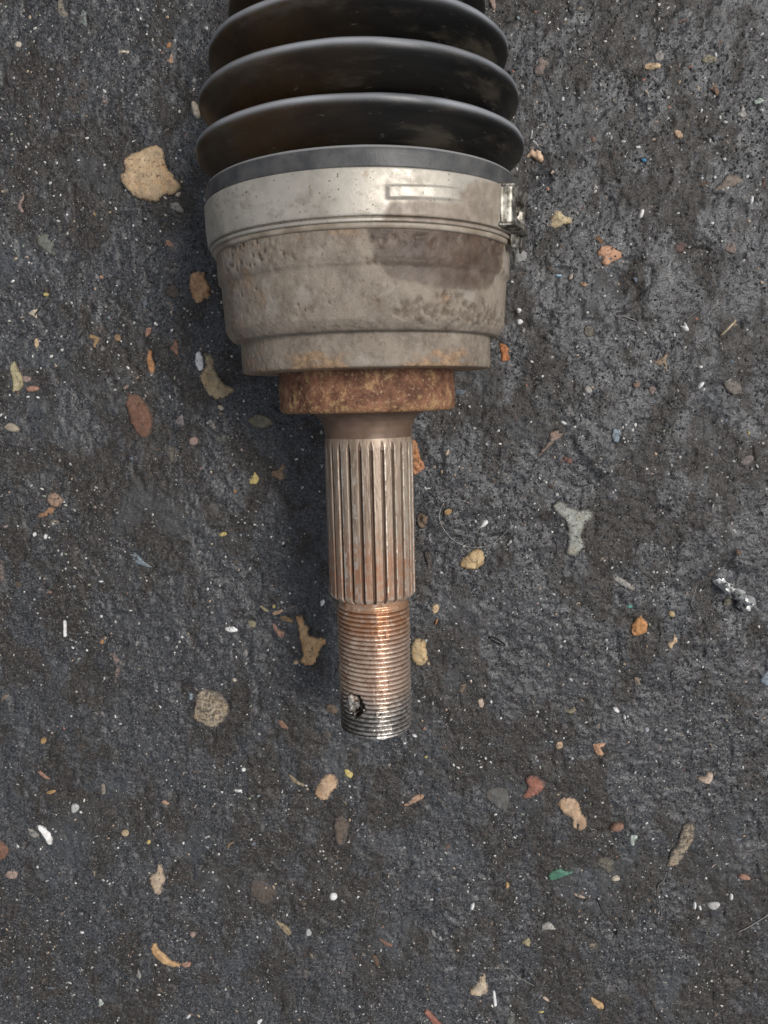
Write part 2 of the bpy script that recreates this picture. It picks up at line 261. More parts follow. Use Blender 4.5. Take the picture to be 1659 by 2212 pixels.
('stone','stone','bright white flake left of the yellow crumbs by the thread','white',1.1,0.15,-57.9,-89.2,[(-2.0,-0.4),(-0.5,-1.2),(2.3,-1.0),(2.7,-0.2),(1.0,1.2),(-0.8,0.7),(-2.7,1.0)]),
('stone','stone','uppermost of the yellow crumbs left of the ochre stone with a neck','yellow',0.9,0.25,-40.5,-80.2,[(0.5,0.4),(0.3,0.8),(-0.1,0.8),(-0.5,0.4),(-0.7,-0.2),(-0.4,-0.6),(-0.1,-0.9),(0.4,-0.7),(0.6,-0.1)]),
('stone','stone','left hand yellow green crumb at the top left of the crumb group by the thread','olivelight',0.9,0.3,-44.6,-81.1,[(-1.2,0.2),(1.1,-1.5),(2.3,-1.1),(-0.3,1.0),(-1.9,1.4)]),
('stone','stone','orange cream crumb in the middle of the crumb group by the thread','peach',0.9,0.2,-39.0,-82.6,[(-1.8,-1.3),(0.2,-0.9),(2.2,0.2),(1.9,1.4),(-0.1,0.7),(-2.5,-0.1)]),
('stone','stone','mixed yellow crumb lowest right of the group, nearest the ochre stone neck','ochre',0.9,0.35,-35.9,-85.6,[(-2.2,0.0),(-0.7,-0.8),(2.4,-1.7),(2.9,-0.5),(0.2,1.2),(-2.5,1.7)]),
('stone','stone','brown pink crumb at the bottom of the crumb group by the thread','salmon',0.9,0.3,-39.4,-90.2,[(-0.9,-0.2),(0.2,-2.6),(2.2,-2.7),(2.7,-0.6),(0.3,0.2),(-1.1,3.1),(-3.5,2.7)]),
('stone','stone','dull yellow stone smear left of the crumb group by the thread','olivelight',0.6,0.45,-49.3,-87.4,[(-1.5,-0.9),(0.8,-1.5),(2.4,-0.4),(0.5,1.5),(-2.2,1.4)]),
('stone','stone','pale pink and grey vertical smear of worn stone at lower left','pink',0.4,0.5,-104.5,-101.9,[(-2.7,4.8),(-1.6,2.3),(0.5,-1.0),(-1.0,-4.3),(-1.3,-8.8),(0.7,-8.9),(1.8,-4.3),(3.0,0.6),(2.4,2.7),(0.8,3.1),(-0.2,6.4),(-2.5,7.3)]),
('pebble','pebble','small square cream pebble right above the round mottled cream stone','cream',1.1,0.05,-57.4,-110.0,[(0.9,0.3),(0.4,0.7),(-0.3,0.9),(-0.9,0.6),(-1.1,-0.0),(-0.7,-0.5),(-0.1,-0.9),(0.5,-0.7),(1.1,-0.3)]),
('stone','stone','red brown oblong chip right of the round mottled cream stone','salmondark',0.9,0.25,-39.2,-129.2,[(-1.6,0.3),(-0.5,-1.4),(1.9,-2.0),(2.2,-1.0),(-0.3,2.0),(-1.7,2.2)]),
('pebble','pebble','round ochre pebble near the lower left border','ochre',1.2,0.1,-136.4,-134.0,[(1.0,0.9),(0.3,1.2),(-0.5,1.1),(-1.0,0.5),(-1.2,-0.4),(-0.8,-1.1),(0.1,-1.3),(0.9,-0.8),(1.3,0.0)]),
('pebble','pebble','small yellow white oval pebble in the shadowed ground left of the splines','yellow',1,0.15,-59.0,-51.0,[(1.3,0.7),(0.3,1.0),(-0.7,0.7),(-1.3,0.2),(-1.6,-0.4),(-0.9,-0.9),(0.3,-0.8),(1.2,-0.5),(1.5,0.1)]),
('stone','stone','faded pinkish stone cut by the left border, middle of the picture','pink',0.6,0.5,-146.8,-63.9,[(-1.8,-6.3),(0.2,-4.7),(1.2,0.1),(1.1,4.8),(-0.6,6.1)]),
('stone','stone','mauve grey blotch of worn stone above the blue leaf sliver','mauve',0.4,0.5,-116.6,-56.6,[(-1.3,-1.9),(0.7,-1.6),(1.6,0.4),(0.6,2.0),(-1.5,1.2)]),
('stone','stone','grey lilac smear of stone left of the blue leaf sliver','mauve',0.4,0.5,-110.0,-64.0,[(-1.0,-0.6),(0.8,-2.2),(1.7,-1.5),(0.0,2.1),(-1.5,2.2)]),
('pebble','pebble','small white oblong pebble left below the blue leaf sliver','white',0.9,0.05,-108.0,-68.7,[(0.8,0.2),(0.2,0.4),(-0.5,0.4),(-1.0,0.2),(-1.0,-0.1),(-0.5,-0.3),(0.1,-0.4),(0.7,-0.3),(1.1,-0.0)]),
('pebble','pebble','tiny white oblong pebble at left centre, right of the white sliver','white',0.8,0.05,-97.0,-80.6,[(0.6,0.2),(0.1,0.3),(-0.4,0.3),(-0.7,0.1),(-0.6,-0.1),(-0.4,-0.3),(0.1,-0.3),(0.6,-0.2),(0.7,-0.0)]),
('pebble','pebble','larger of two white pebbles close to the top of the left middle area','white',1,0.1,-132.1,-49.3,[(0.6,0.5),(0.2,0.9),(-0.3,0.8),(-0.7,0.3),(-0.7,-0.3),(-0.5,-0.8),(0.1,-0.8),(0.5,-0.6),(0.8,-0.0)]),
('pebble','pebble','white pebble with a blunt end beside the larger white one','white',1,0.15,-128.1,-50.3,[(0.7,0.7),(0.2,1.0),(-0.3,0.9),(-0.7,0.3),(-0.7,-0.3),(-0.5,-0.8),(0.0,-1.1),(0.5,-0.7),(0.7,-0.0)]),
('pebble','pebble','white crumb close left of the first thread turns','white',1.1,0.1,-21.3,-79.2,[(-0.8,-1.5),(0.3,-1.1),(1.1,0.5),(0.4,1.5),(-1.0,0.6)]),
('stone','stone','mossy tan stone touching the left side of the cotter hole end of the thread','tandark',1,0.5,-19.2,-123.1,[(-2.2,-0.7),(0.2,-2.4),(2.6,-1.7),(1.9,0.9),(-0.1,2.2),(-2.5,1.8)]),
('pebble','pebble','orange grain on the left in the middle, above the faded pink smear','orange',0.6,0.3,-109.4,-93.1,[(0.7,-0.4),(0.9,0.3),(0.4,0.7),(-0.1,1.0),(-0.6,0.7),(-0.9,0.1),(-0.7,-0.6),(-0.1,-0.8),(0.5,-0.9)]),
('stone','stone','ochre crescent stone at the lower left','ochretan',1.9,0.08,-92.9,-230.4,[(-5.7,2.4),(-3.8,-0.5),(-1.4,-2.8),(2.7,-4.7),(5.6,-4.8),(6.6,-3.4),(5.3,-2.9),(2.0,-1.5),(-0.3,1.8),(-2.7,3.7),(-3.3,6.3),(-5.0,6.5)]),
('stone','stone','small salmon tip touching the right end of the ochre crescent','salmon',1.3,0.08,-84.5,-234.5,[(-1.9,-0.5),(-0.3,-1.1),(1.7,-1.0),(2.0,0.6),(0.3,1.1),(-1.8,0.9)]),
('stone','stone','upright tan and white mottled stone above the ochre crescent','tanwhite',1.5,0.25,-93.5,-195.1,[(-0.9,3.3),(-3.7,2.0),(-3.3,-1.6),(-2.3,-5.2),(-0.8,-7.7),(1.8,-5.2),(1.6,-2.5),(3.4,0.1),(2.4,3.3),(2.2,6.6),(-0.3,6.9)]),
('stone','stone','white chalky curved flake at the lower left','white',1.6,0.12,-139.2,-174.6,[(-3.0,2.8),(-1.8,1.1),(0.1,-2.1),(0.7,-4.7),(2.4,-4.5),(3.2,-1.7),(1.9,1.0),(-0.7,3.7),(-2.7,4.4)]),
('stone','stone','mottled grey white crumbs left of the white chalky curved flake','palegrey',1,0.4,-144.2,-174.1,[(-1.5,-1.1),(0.8,-2.5),(2.6,-1.7),(1.5,0.6),(-0.8,1.9),(-2.6,2.8)]),
('stone','stone','red brown stone cut by the left border near the bottom','redbrown',1.9,0.15,-157.0,-180.9,[(-2.9,-4.7),(0.5,-3.9),(2.4,-1.2),(2.2,1.4),(-0.1,3.7),(-2.0,4.6)]),
('stone','stone','pink and cream crumb near the left border, below the red brown stone','pink',1.1,0.3,-154.9,-192.2,[(-2.8,-0.2),(-1.3,-2.0),(2.0,-2.1),(2.9,0.6),(0.7,2.0),(-1.5,1.6)]),
('stone','stone','large faint brown stone buried flush, right of the upright mottled stone','brown',0.8,0.38,-50.7,-202.5,[(-5.7,1.5),(-4.3,-3.0),(-1.1,-6.2),(4.0,-5.0),(6.8,-1.0),(4.3,2.2),(0.3,5.5),(-4.2,6.0)]),
('stone','stone','orange brown flake near the left border above the white flake','ochre',0.9,0.15,-135.2,-156.2,[(1.5,0.8),(0.3,0.8),(-0.9,0.5),(-1.9,0.0),(-1.9,-0.6),(-1.0,-0.9),(0.5,-0.8),(1.5,-0.2),(2.0,0.4)]),
('stone','stone','pale brown sliver stone up and left of the orange brown flake','salmon',0.8,0.3,-137.2,-148.9,[(-1.6,0.2),(1.1,-1.9),(2.6,-1.6),(1.6,-0.8),(-1.0,1.9),(-2.6,2.2)]),
('stone','stone','grey buff upright worn streak right of the orange brown flake','buff',0.5,0.45,-113.8,-155.2,[(-0.9,-0.5),(-0.6,-4.4),(1.0,-1.4),(0.8,2.9),(-0.4,3.4)]),
('pebble','pebble','grey white round pebble below the orange brown flake','greylight',1.1,0.15,-126.0,-163.4,[(1.6,1.4),(0.5,2.0),(-0.8,1.9),(-1.6,0.7),(-1.6,-0.7),(-1.1,-2.0),(0.1,-1.9),(1.0,-1.3),(1.9,-0.1)]),
('stone','stone','small cream chip with a blue grey tail at the left of the lower centre','peach',0.9,0.15,-89.1,-162.1,[(-1.0,-0.3),(1.0,-1.2),(1.9,-0.4),(-0.1,1.2),(-1.9,0.8)]),
('pebble','pebble','ochre grey pebble above and left of the upright mottled stone','ochregrey',1.1,0.15,-106.2,-174.8,[(1.4,0.5),(0.7,1.2),(-0.4,1.3),(-1.2,0.9),(-1.7,0.1),(-1.3,-0.9),(-0.1,-1.4),(1.0,-1.3),(1.6,-0.4)]),
('pebble','pebble','tiny yellow pebble above the upright mottled stone','yellow',0.9,0.2,-96.6,-178.8,[(0.2,1.1),(-0.5,0.8),(-1.0,0.2),(-0.9,-0.6),(-0.5,-1.1),(0.2,-1.0),(0.8,-0.4),(1.1,0.3),(0.7,0.8)]),
('pebble','pebble','round pinkish white pebble right above the ochre crescent','pink',1.4,0.05,-80.7,-220.5,[(1.1,1.0),(0.3,1.4),(-0.6,1.3),(-1.4,0.6),(-1.2,-0.5),(-0.7,-1.2),(0.1,-1.6),(0.9,-1.0),(1.4,-0.0)]),
('pebble','pebble','small white pebble right of the white grey pair near the bottom left','white',0.9,0.05,-127.3,-218.8,[(0.8,0.2),(0.3,0.5),(-0.3,0.5),(-0.9,0.4),(-0.9,-0.0),(-0.6,-0.4),(0.0,-0.5),(0.6,-0.5),(1.0,-0.2)]),
('stone','stone','pale green triangular chip at the bottom left','greenpale',0.9,0.1,-122.1,-251.8,[(-0.9,-0.1),(-0.7,-2.3),(1.4,-0.6),(0.7,1.3),(-0.5,1.8)]),
('stone','stone','white angular chip at the bottom edge, left of the middle','white',1,0.05,-54.8,-261.9,[(-1.2,-0.3),(-0.3,-1.6),(0.9,-0.2),(1.4,1.2),(-0.8,0.8)]),
('pebble','pebble','small white chip left of the bottom edge white angular chip','white',0.9,0.15,-84.8,-258.5,[(0.5,1.1),(-0.3,0.6),(-0.8,0.1),(-1.1,-0.6),(-0.7,-0.9),(-0.2,-0.9),(0.6,-0.5),(1.1,0.3),(1.0,0.9)]),
('stone','stone','thin golden curl of stone left below the thread end','ochre',0.6,0.35,-62.8,-180.3,[(-1.4,-0.9),(-0.7,-1.8),(0.0,-0.0),(1.5,0.7),(1.8,1.5),(-1.2,0.5)]),
('stone','stone','ochre and grey pair of crumbs below the large faint brown stone','ochregrey',0.9,0.4,-42.8,-218.7,[(-2.7,1.6),(-0.4,-1.2),(1.6,-4.0),(3.7,-3.1),(1.8,0.6),(-1.0,2.0),(-3.1,3.9)]),
('pebble','pebble','grey pebble right of the ochre and grey crumbs','greylight',1,0.25,-32.3,-220.8,[(1.1,1.0),(0.3,1.6),(-0.7,1.5),(-1.1,0.5),(-1.4,-0.6),(-0.7,-1.3),(0.2,-1.6),(1.0,-1.1),(1.4,-0.0)]),
('pebble','pebble','white square pebble above the centre, below the thread tip on the left','white',1.1,0.05,-56.0,-148.2,[(0.8,0.4),(0.3,0.9),(-0.3,0.9),(-0.9,0.5),(-0.8,-0.1),(-0.7,-0.7),(-0.1,-0.9),(0.6,-0.8),(1.0,-0.2)]),
('stone','stone','small white wedge chip left of the spongy tan stone','white',0.9,0.15,-58.8,-157.5,[(-1.3,-0.3),(0.0,-0.9),(1.9,-0.2),(0.9,0.8),(-1.5,0.6)]),
('stone','stone','faint mauve stone buried at the bottom, left of the centre','mauve',0.3,0.65,-34.8,-240.0,[(-1.8,-2.1),(2.4,-3.6),(3.4,0.1),(0.1,3.4),(-4.1,2.1)]),
('stone','stone','spongy light tan stone below the thread end, slightly left','tanlight',1.8,0.25,-22.5,-156.1,[(-1.9,3.4),(-3.7,1.0),(-5.3,-2.0),(-4.0,-5.7),(0.0,-6.1),(1.9,-2.7),(4.2,-1.0),(5.1,2.3),(3.3,5.1),(0.4,5.8)]),
('stone','stone','ochre and grey streaked crumb left of the spongy light tan stone','ochregrey',0.8,0.4,-34.3,-153.9,[(-2.6,0.2),(0.7,-2.0),(3.2,-2.6),(3.1,-0.9),(0.8,-0.4),(-1.4,2.0),(-3.8,3.6)]),
('stone','stone','small yellow crumb up and right of the spongy light tan stone','yellow',1.2,0.1,-13.4,-150.8,[(-1.3,-0.9),(1.0,-2.1),(2.1,-0.3),(-0.1,1.8),(-1.8,1.6)]),
('stone','stone','brown porous upright stone below the spongy light tan stone','brownlight',1.2,0.35,-17.3,-175.6,[(-2.9,2.1),(-2.8,-2.8),(-1.5,-7.2),(1.1,-6.6),(3.0,-2.3),(3.5,3.8),(1.5,6.7),(-1.9,6.4)]),
('stone','stone','tan spearhead chip right of the spongy light tan stone','salmontan',1,0.1,13.1,-163.2,[(0.9,2.4),(-1.9,0.1),(-4.9,-2.5),(-2.6,-2.6),(0.3,-1.2),(4.3,1.2),(3.8,2.6)]),
('stone','stone','grey flush stone in the lower right, right of the tan spearhead chip','greydark',0.9,0.3,47.6,-163.4,[(-4.5,-0.3),(-1.7,-3.4),(2.3,-6.0),(4.5,-3.0),(4.5,3.1),(0.6,5.6),(-5.7,3.9)]),
('brick_chip','chip','red brick fragment with a broken left edge in the lower right','brick',1.5,0.3,61.3,-158.0,[(-1.8,-0.6),(-5.2,-4.8),(-1.8,-5.1),(2.7,-3.1),(5.5,1.1),(4.4,2.9),(-0.2,5.8),(-3.5,3.7)]),
('stone','stone','tan boot shaped stone in the lower right, right of the red brick fragment','tanlight',2.2,0.1,78.1,-170.2,[(-6.7,3.5),(-3.9,0.4),(-0.7,-1.5),(-0.2,-5.8),(2.5,-7.7),(4.8,-6.5),(5.5,-2.9),(3.0,0.8),(2.3,5.1),(-1.1,7.6),(-5.6,7.1)]),
('pebble','pebble','brown pink pebble right below the tan boot shaped stone','salmondark',1.5,0.12,95.6,-176.3,[(-2.4,-1.6),(0.5,-1.9),(2.9,-0.4),(2.7,1.8),(-0.7,2.1),(-3.0,0.0)]),
('stone','stone','pale green chip with a hook, right of the brown pink pebble','greenpale',0.9,0.2,102.6,-181.9,[(-1.4,0.1),(-1.0,-2.4),(0.6,-2.6),(0.1,-0.2),(1.7,0.4),(1.4,2.5),(-1.4,2.1)]),
('plastic_scrap','scrap','bright green scrap lying in the lower right','green',0.9,0.15,73.6,-196.8,[(-4.8,-3.9),(1.5,-1.1),(4.4,0.1),(4.6,1.3),(1.5,1.0),(-1.4,2.7),(-6.0,-0.1)]),
('stone','stone','olive grey worn stone right of the bright green scrap','olive',0.6,0.5,92.0,-193.7,[(-3.8,0.2),(-0.9,-1.7),(1.5,-4.5),(3.2,-3.1),(3.7,1.3),(0.7,4.5),(-4.4,3.3)]),
('pebble','pebble','cream pebble at the lower end of the olive grey worn stone','cream',1.2,0.15,95.8,-199.4,[(1.3,0.9),(0.2,1.3),(-1.1,0.9),(-1.9,0.1),(-1.9,-0.8),(-0.7,-1.1),(0.6,-1.1),(1.8,-0.6),(1.8,0.3)]),
('stone','stone','long grey tan mottled stone near the right border, lower right','mottle',1.3,0.45,122.6,-185.3,[(-1.9,1.6),(-4.6,-3.3),(-5.8,-10.1),(-1.6,-10.1),(1.2,-5.8),(3.8,0.3),(5.3,6.4),(4.0,11.4),(-0.4,9.6)]),
('pebble','pebble','cream fan shaped chip near the right border in the lower part','creampink',1.5,0.08,131.4,-155.7,[(-0.3,0.5),(-3.3,-0.0),(-3.0,-1.5),(1.0,-3.1),(2.8,-0.7),(2.7,2.3),(0.2,2.6)]),
('pebble','pebble','small striped salmon pebble near the right border, below the mottled stone','salmon',1.1,0.25,148.0,-198.8,[(1.9,0.5),(0.6,1.3),(-1.4,1.4),(-2.5,0.7),(-2.5,-0.1),(-1.4,-1.0),(0.5,-1.3),(2.2,-1.1),(2.6,-0.3)]),
('pebble','pebble','grey white stone chip with a pointed left side in the bottom right','greylight',1.1,0.15,136.4,-212.0,[(-2.2,-1.2),(0.5,-2.2),(3.0,0.3),(1.8,1.8),(-3.1,1.3)]),
('pebble','pebble','left one of two small white pebbles beside the grey white chip','white',1.1,0.05,128.3,-211.4,[(0.7,0.9),(0.3,1.5),(-0.2,1.5),(-0.7,0.7),(-0.8,-0.3),(-0.6,-1.2),(-0.1,-1.7),(0.5,-1.3),(0.8,-0.1)]),
('pebble','pebble','right one of two small white pebbles, touching the grey white chip side','white',1,0.05,130.6,-212.6,[(0.3,0.9),(-0.3,1.0),(-0.7,0.8),(-0.6,0.1),(-0.5,-0.6),(0.0,-0.9),(0.4,-0.9),(0.8,-0.6),(0.6,0.2)]),
('pebble','pebble','white upright pebble near the right border above the grey white chip','white',1.1,0.05,143.3,-207.9,[(0.6,1.1),(0.1,1.4),(-0.4,1.3),(-0.7,0.5),(-0.8,-0.6),(-0.4,-1.4),(0.2,-1.3),(0.6,-0.9),(0.9,-0.0)]),
('pebble','pebble','white pentagonal pebble left of the lower centre','white',1.4,0.1,-21.4,-204.9,[(1.6,0.8),(0.6,1.6),(-0.6,1.7),(-1.4,0.9),(-1.8,-0.3),(-1.1,-1.3),(-0.0,-1.7),(1.0,-1.3),(1.8,-0.4)]),
('pebble','pebble','bright orange tan pebble left of the bright green scrap','ochretan',1.4,0.05,51.0,-201.9,[(0.8,0.7),(0.4,1.2),(-0.3,1.4),(-0.7,0.6),(-0.9,-0.3),(-0.7,-1.2),(-0.0,-1.4),(0.5,-0.9),(1.0,-0.2)]),
('pebble','pebble','white double pebble below the orange tan pebble','white',1,0.15,36.4,-210.8,[(0.9,0.6),(0.9,1.5),(0.2,1.4),(-0.5,1.0),(-1.0,-0.2),(-0.9,-1.0),(-0.5,-1.5),(0.2,-1.4),(0.8,-0.4)]),
('stone','stone','pale shell shaped stone under the bright green scrap','palegrey',1.2,0.25,68.4,-221.1,[(-2.9,-1.5),(-0.0,-0.8),(2.9,-1.2),(3.1,0.1),(-0.1,2.6),(-3.0,0.8)]),
('stone','stone','pale yellow three cornered stone left below the shell shaped stone','olivelight',1.1,0.2,59.2,-227.6,[(-0.2,1.1),(-2.5,-0.1),(-0.8,-1.5),(1.3,-2.5),(1.8,0.4),(0.4,2.6)]),
('stone','stone','grey white hooked smear at the bottom, left of the yellow three cornered stone','greylight',0.4,0.5,22.4,-223.6,[(-2.6,-0.7),(0.9,-2.6),(3.9,-1.3),(3.5,0.2),(-0.2,-0.7),(-1.9,2.2),(-3.7,2.9)]),
('stone','stone','cream crumbly stone at the bottom edge, beside the white rod shaped sliver','creamy',1.7,0.25,39.2,-247.1,[(-0.2,2.1),(-3.1,-0.5),(-5.2,-3.4),(-2.6,-4.8),(2.1,-5.2),(4.2,-1.9),(2.8,2.1),(2.2,5.6),(-0.2,6.0)]),
('paint_sliver','sliver','white rod shaped sliver at the bottom edge right of the cream crumbly stone','white',0.9,0.02,45.5,-253.5,[(-0.7,-0.1),(-0.4,-3.7),(1.0,-3.4),(0.7,0.1),(0.3,3.5),(-0.9,3.6)]),
('brick_chip','chip','red brown rod of brick cut by the bottom edge','brick',1.8,0.1,18.7,-261.1,[(-3.3,2.3),(-1.2,-0.6),(1.7,-5.1),(5.1,-4.7),(1.8,-0.0),(-1.5,3.8),(-2.6,4.3)]),
('stone','stone','orange yellow stone at the bottom edge, right of the centre','ochretan',1.3,0.2,89.1,-256.9,[(-2.2,0.2),(0.2,-2.1),(2.8,-2.8),(2.5,-0.1),(-0.5,1.5),(-2.8,3.3)]),
('splinter','splinter','cream splinter left of the orange yellow stone at the bottom edge','creampink',1,0.1,66.8,-254.2,[(-0.6,-0.4),(1.7,-1.9),(2.1,-1.1),(-1.0,1.6),(-2.2,1.9)]),
('stone','stone','dark orange brown sliver left of the cream crumbly stone','salmondark',0.7,0.3,0.2,-226.6,[(-0.8,-0.8),(2.3,-2.1),(2.7,-0.9),(-0.8,1.4),(-3.4,2.4)]),
('stone','stone','rust orange stain coloured stone left of the red brown rod','rustdark',0.5,0.5,-4.5,-234.2,[(-1.1,-0.9),(1.2,-3.5),(1.8,-1.6),(0.2,2.3),(-2.1,3.7)]),
('stone','stone','small round yellow stone at the bottom edge, left of the orange yellow stone','yellow',0.8,0.3,65.3,-260.6,[(1.1,0.3),(0.3,0.5),(-0.7,0.7),(-1.3,0.4),(-1.4,-0.1),(-0.7,-0.5),(0.3,-0.7),(1.0,-0.5),(1.4,-0.1)]),
('stone','stone','greenish faded stone at the bottom edge right of the red brown rod','greengrey',0.4,0.55,52.5,-262.9,[(-2.3,-3.4),(1.9,-2.2),(1.5,3.1),(-1.1,2.5)]),
('stone','stone','pinkish white flake between the green scrap and the shell shaped stone','creampink',0.8,0.25,81.3,-207.2,[(-1.5,-0.3),(2.0,-1.3),(2.5,-0.4),(-0.4,0.7),(-2.7,1.3)]),
('stone','stone','orange tan stone with a grey tail, upper right','tan',1.4,0.15,102.7,113.8,[(-2.0,-1.1),(0.8,-1.3),(3.1,-0.8),(2.7,0.9),(0.2,1.1),(-1.8,1.1),(-2.9,0.1)]),
('stone','stone','grey streak of stone rising from the orange tan stone in the upper right','palegrey',0.7,0.45,105.7,117.4,[(-1.8,-1.2),(-0.9,-2.3),(0.7,-1.6),(2.0,0.5),(2.5,2.3),(-0.2,1.8),(-2.4,0.6)]),
('stone','stone','pink grey mottled stone right of the boot near the top','pink',0.7,0.5,63.3,114.8,[(-1.0,0.9),(-2.6,-0.6),(-2.1,-3.5),(0.4,-3.3),(1.5,-1.2),(3.2,1.3),(2.3,3.2),(-1.8,3.0)]),
('stone','stone','peach pebble stuck beside the top boot fold on its right','pink',1.6,0.25,46.3,135.7,[(-1.1,0.3),(-0.4,-1.6),(0.7,-2.5),(1.3,0.0),(0.7,1.8),(-1.2,1.9)]),
('stone','stone','pale orange heart shaped chip in the dark pit right of the boot','peachlight',1.9,0.08,61.7,85.4,[(-2.1,1.7),(-3.2,-0.7),(-1.0,-0.2),(0.2,-1.6),(2.2,-2.5),(3.3,-1.4),(1.6,1.8),(-1.0,3.0)]),
('splinter','splinter','thin grey splinter standing up from the pale orange heart chip','greylight',0.9,0.1,61.0,90.9,[(-1.4,-0.6),(1.4,-3.0),(2.0,-2.5),(-0.8,0.2),(-0.3,2.9),(-0.9,3.0)]),
('stone','stone','cream maple leaf shaped stone right of the clamp buckle','buffyellow',1.9,0.12,70.5,62.5,[(-2.8,1.9),(-3.8,-0.3),(-3.9,-3.6),(-0.5,-2.6),(1.8,-1.6),(4.4,-1.3),(4.7,0.6),(1.8,0.9),(0.0,3.2),(-1.7,2.9)]),
('plastic_scrap','scrap','bright white small block right of the clamp buckle','white',1.5,0,99.8,63.5,[(-1.3,-1.0),(-0.5,-1.5),(0.7,-1.1),(1.3,1.7),(-0.2,1.9)]),
('stone','stone','small tan square stone right of centre in the upper right','tanlight',1.2,0.15,112.7,90.7,[(-1.4,-0.3),(-0.2,-1.2),(1.4,-1.4),(1.7,-0.3),(0.2,1.8),(-1.7,1.3)]),
('stone','stone','long pink and yellow worn stone at the right, level with the clamp','olivepink',0.8,0.35,131.2,73.4,[(-2.9,-3.0),(1.0,-1.4),(5.2,-0.2),(5.4,1.1),(1.9,3.4),(-1.2,2.7),(-3.0,0.0),(-6.3,-2.6)]),
('stone','stone','olive cream worn stone with a green tip, right of the orange tan stone','olivelight',0.6,0.5,122.8,115.4,[(-2.2,-1.0),(0.3,-1.1),(2.8,-0.6),(2.5,0.7),(-0.6,2.0),(-2.8,0.0)]),
('stone','stone','ochre and pink forked stone under the olive cream worn stone','ochrered',0.9,0.35,125.3,105.5,[(-1.9,0.5),(-0.5,-0.3),(1.0,-2.2),(2.3,-2.5),(1.4,0.1),(-0.0,2.3),(-2.2,2.1)]),
('stone','stone','narrow curved cream strip of stone below the orange tan stone','cream',0.6,0.4,101.5,104.3,[(-0.6,-0.0),(0.8,-1.9),(1.4,-1.9),(0.5,-0.6),(-0.4,1.8),(-1.8,2.6)]),
('stone','stone','pale blocky white crumb near the right border, upper part','palegrey',1.1,0.25,135.0,97.5,[(-0.5,0.3),(-2.1,-0.5),(-0.1,-1.8),(1.6,-1.6),(1.2,1.0),(-0.0,2.6)]),
('stone','stone','pale green white stone at the right border, upper part','greenpale',1,0.3,140.7,100.9,[(-1.2,-1.0),(0.4,-0.7),(2.3,0.3),(0.3,1.3),(-1.8,0.2)]),
('pebble','pebble','small bright white pebble at the right border, upper part','white',1.1,0.05,141.9,97.9,[(0.7,0.1),(0.3,0.4),(-0.4,0.6),(-0.7,0.4),(-0.9,0.1),(-0.5,-0.3),(0.1,-0.5),(0.6,-0.5),(0.8,-0.2)]),
('pebble','pebble','white pebble left of the pale blocky crumb at the upper right','white',0.9,0.2,129.1,94.2,[(0.9,-0.1),(0.5,0.4),(-0.2,0.6),(-0.7,0.6),(-1.0,0.3),(-0.8,-0.2),(-0.1,-0.5),(0.5,-0.7),(0.8,-0.4)]),
('splinter','splinter','short white needle at the top right, upper one','white',0.6,0,97.3,125.8,[(0.8,0.0),(0.2,0.2),(-0.6,0.2),(-1.0,0.1),(-1.3,0.0),(-0.6,-0.1),(0.2,-0.2),(1.0,-0.2),(1.1,-0.1)]),
('splinter','splinter','short white needle at the top right, lower one','white',0.6,0,95.7,120.5,[(0.7,0.1),(0.2,0.2),(-0.4,0.2),(-0.8,0.1),(-0.8,-0.1),(-0.3,-0.1),(0.1,-0.2),(0.6,-0.1),(0.8,-0.0)]),
('stone','stone','small orange brown stone right of the boot at clamp level','salmondark',0.8,0.4,82.4,90.1,[(1.2,-0.6),(1.0,0.3),(0.3,0.9),(-0.4,1.2),(-0.9,0.9),(-1.1,0.2),(-0.8,-0.6),(-0.0,-1.3),(0.6,-1.0)]),
('stone','stone','cream nugget at the top edge right of the boot','buff',1,0.35,76.9,133.6,[(1.0,0.8),(-0.0,0.8),(-1.0,0.5),(-1.3,-0.0),(-1.3,-0.6),(-0.5,-0.8),(0.4,-0.7),(1.2,-0.3),(1.4,0.3)]),
('stone','stone','grey pink small stone between the mottled stone and the orange tan stone','mauve',0.7,0.4,84.6,112.7,[(0.8,0.8),(0.4,1.2),(-0.2,1.2),(-0.7,0.6),(-0.8,-0.3),(-0.6,-1.1),(-0.1,-1.2),(0.4,-0.9),(0.9,-0.2)]),
('paint_sliver','sliver','tiny bright blue paint fleck right of the boot','blue',0.5,0.25,100.7,82.4,[(0.8,0.3),(0.3,0.5),(-0.3,0.6),(-0.9,0.5),(-1.0,-0.0),(-0.6,-0.5),(0.1,-0.7),(0.8,-0.6),(0.9,-0.1)]),
('pebble','pebble','white knobbly chip near the right border, below the long pink stone','white',1,0.25,139.6,67.4,[(0.8,1.1),(0.3,1.4),(-0.2,1.4),(-0.6,0.7),(-0.9,-0.4),(-0.5,-1.2),(-0.1,-1.8),(0.4,-1.0),(0.7,-0.1)]),
('pebble','pebble','small oblong white pebble below the cream maple leaf stone','white',0.9,0.05,78.7,61.0,[(0.1,0.5),(-0.1,0.7),(-0.3,0.6),(-0.4,0.2),(-0.3,-0.4),(0.0,-0.7),(0.2,-0.6),(0.4,-0.4),(0.3,0.1)]),
('stone','stone','dark red stone at the right of the housing, level with its rim','redbrowndark',0.7,0.45,114.8,51.9,[(-1.5,-1.4),(1.1,-2.0),(2.2,0.2),(0.4,2.4),(-2.1,0.8)]),
('stone','stone','pinkish brown stone right of the dark red stone','pink',0.9,0.4,133.0,50.9,[(-2.2,-0.0),(-1.3,-1.4),(1.3,-2.3),(2.1,-0.4),(1.1,2.4),(-0.9,1.9)]),
('stone','stone','rust brown sliver above the orange cream cluster right of the housing','rustdark',0.8,0.3,84.8,55.5,[(-1.1,-1.2),(1.2,-2.1),(1.5,-0.4),(-0.2,1.3),(-1.4,2.4)]),
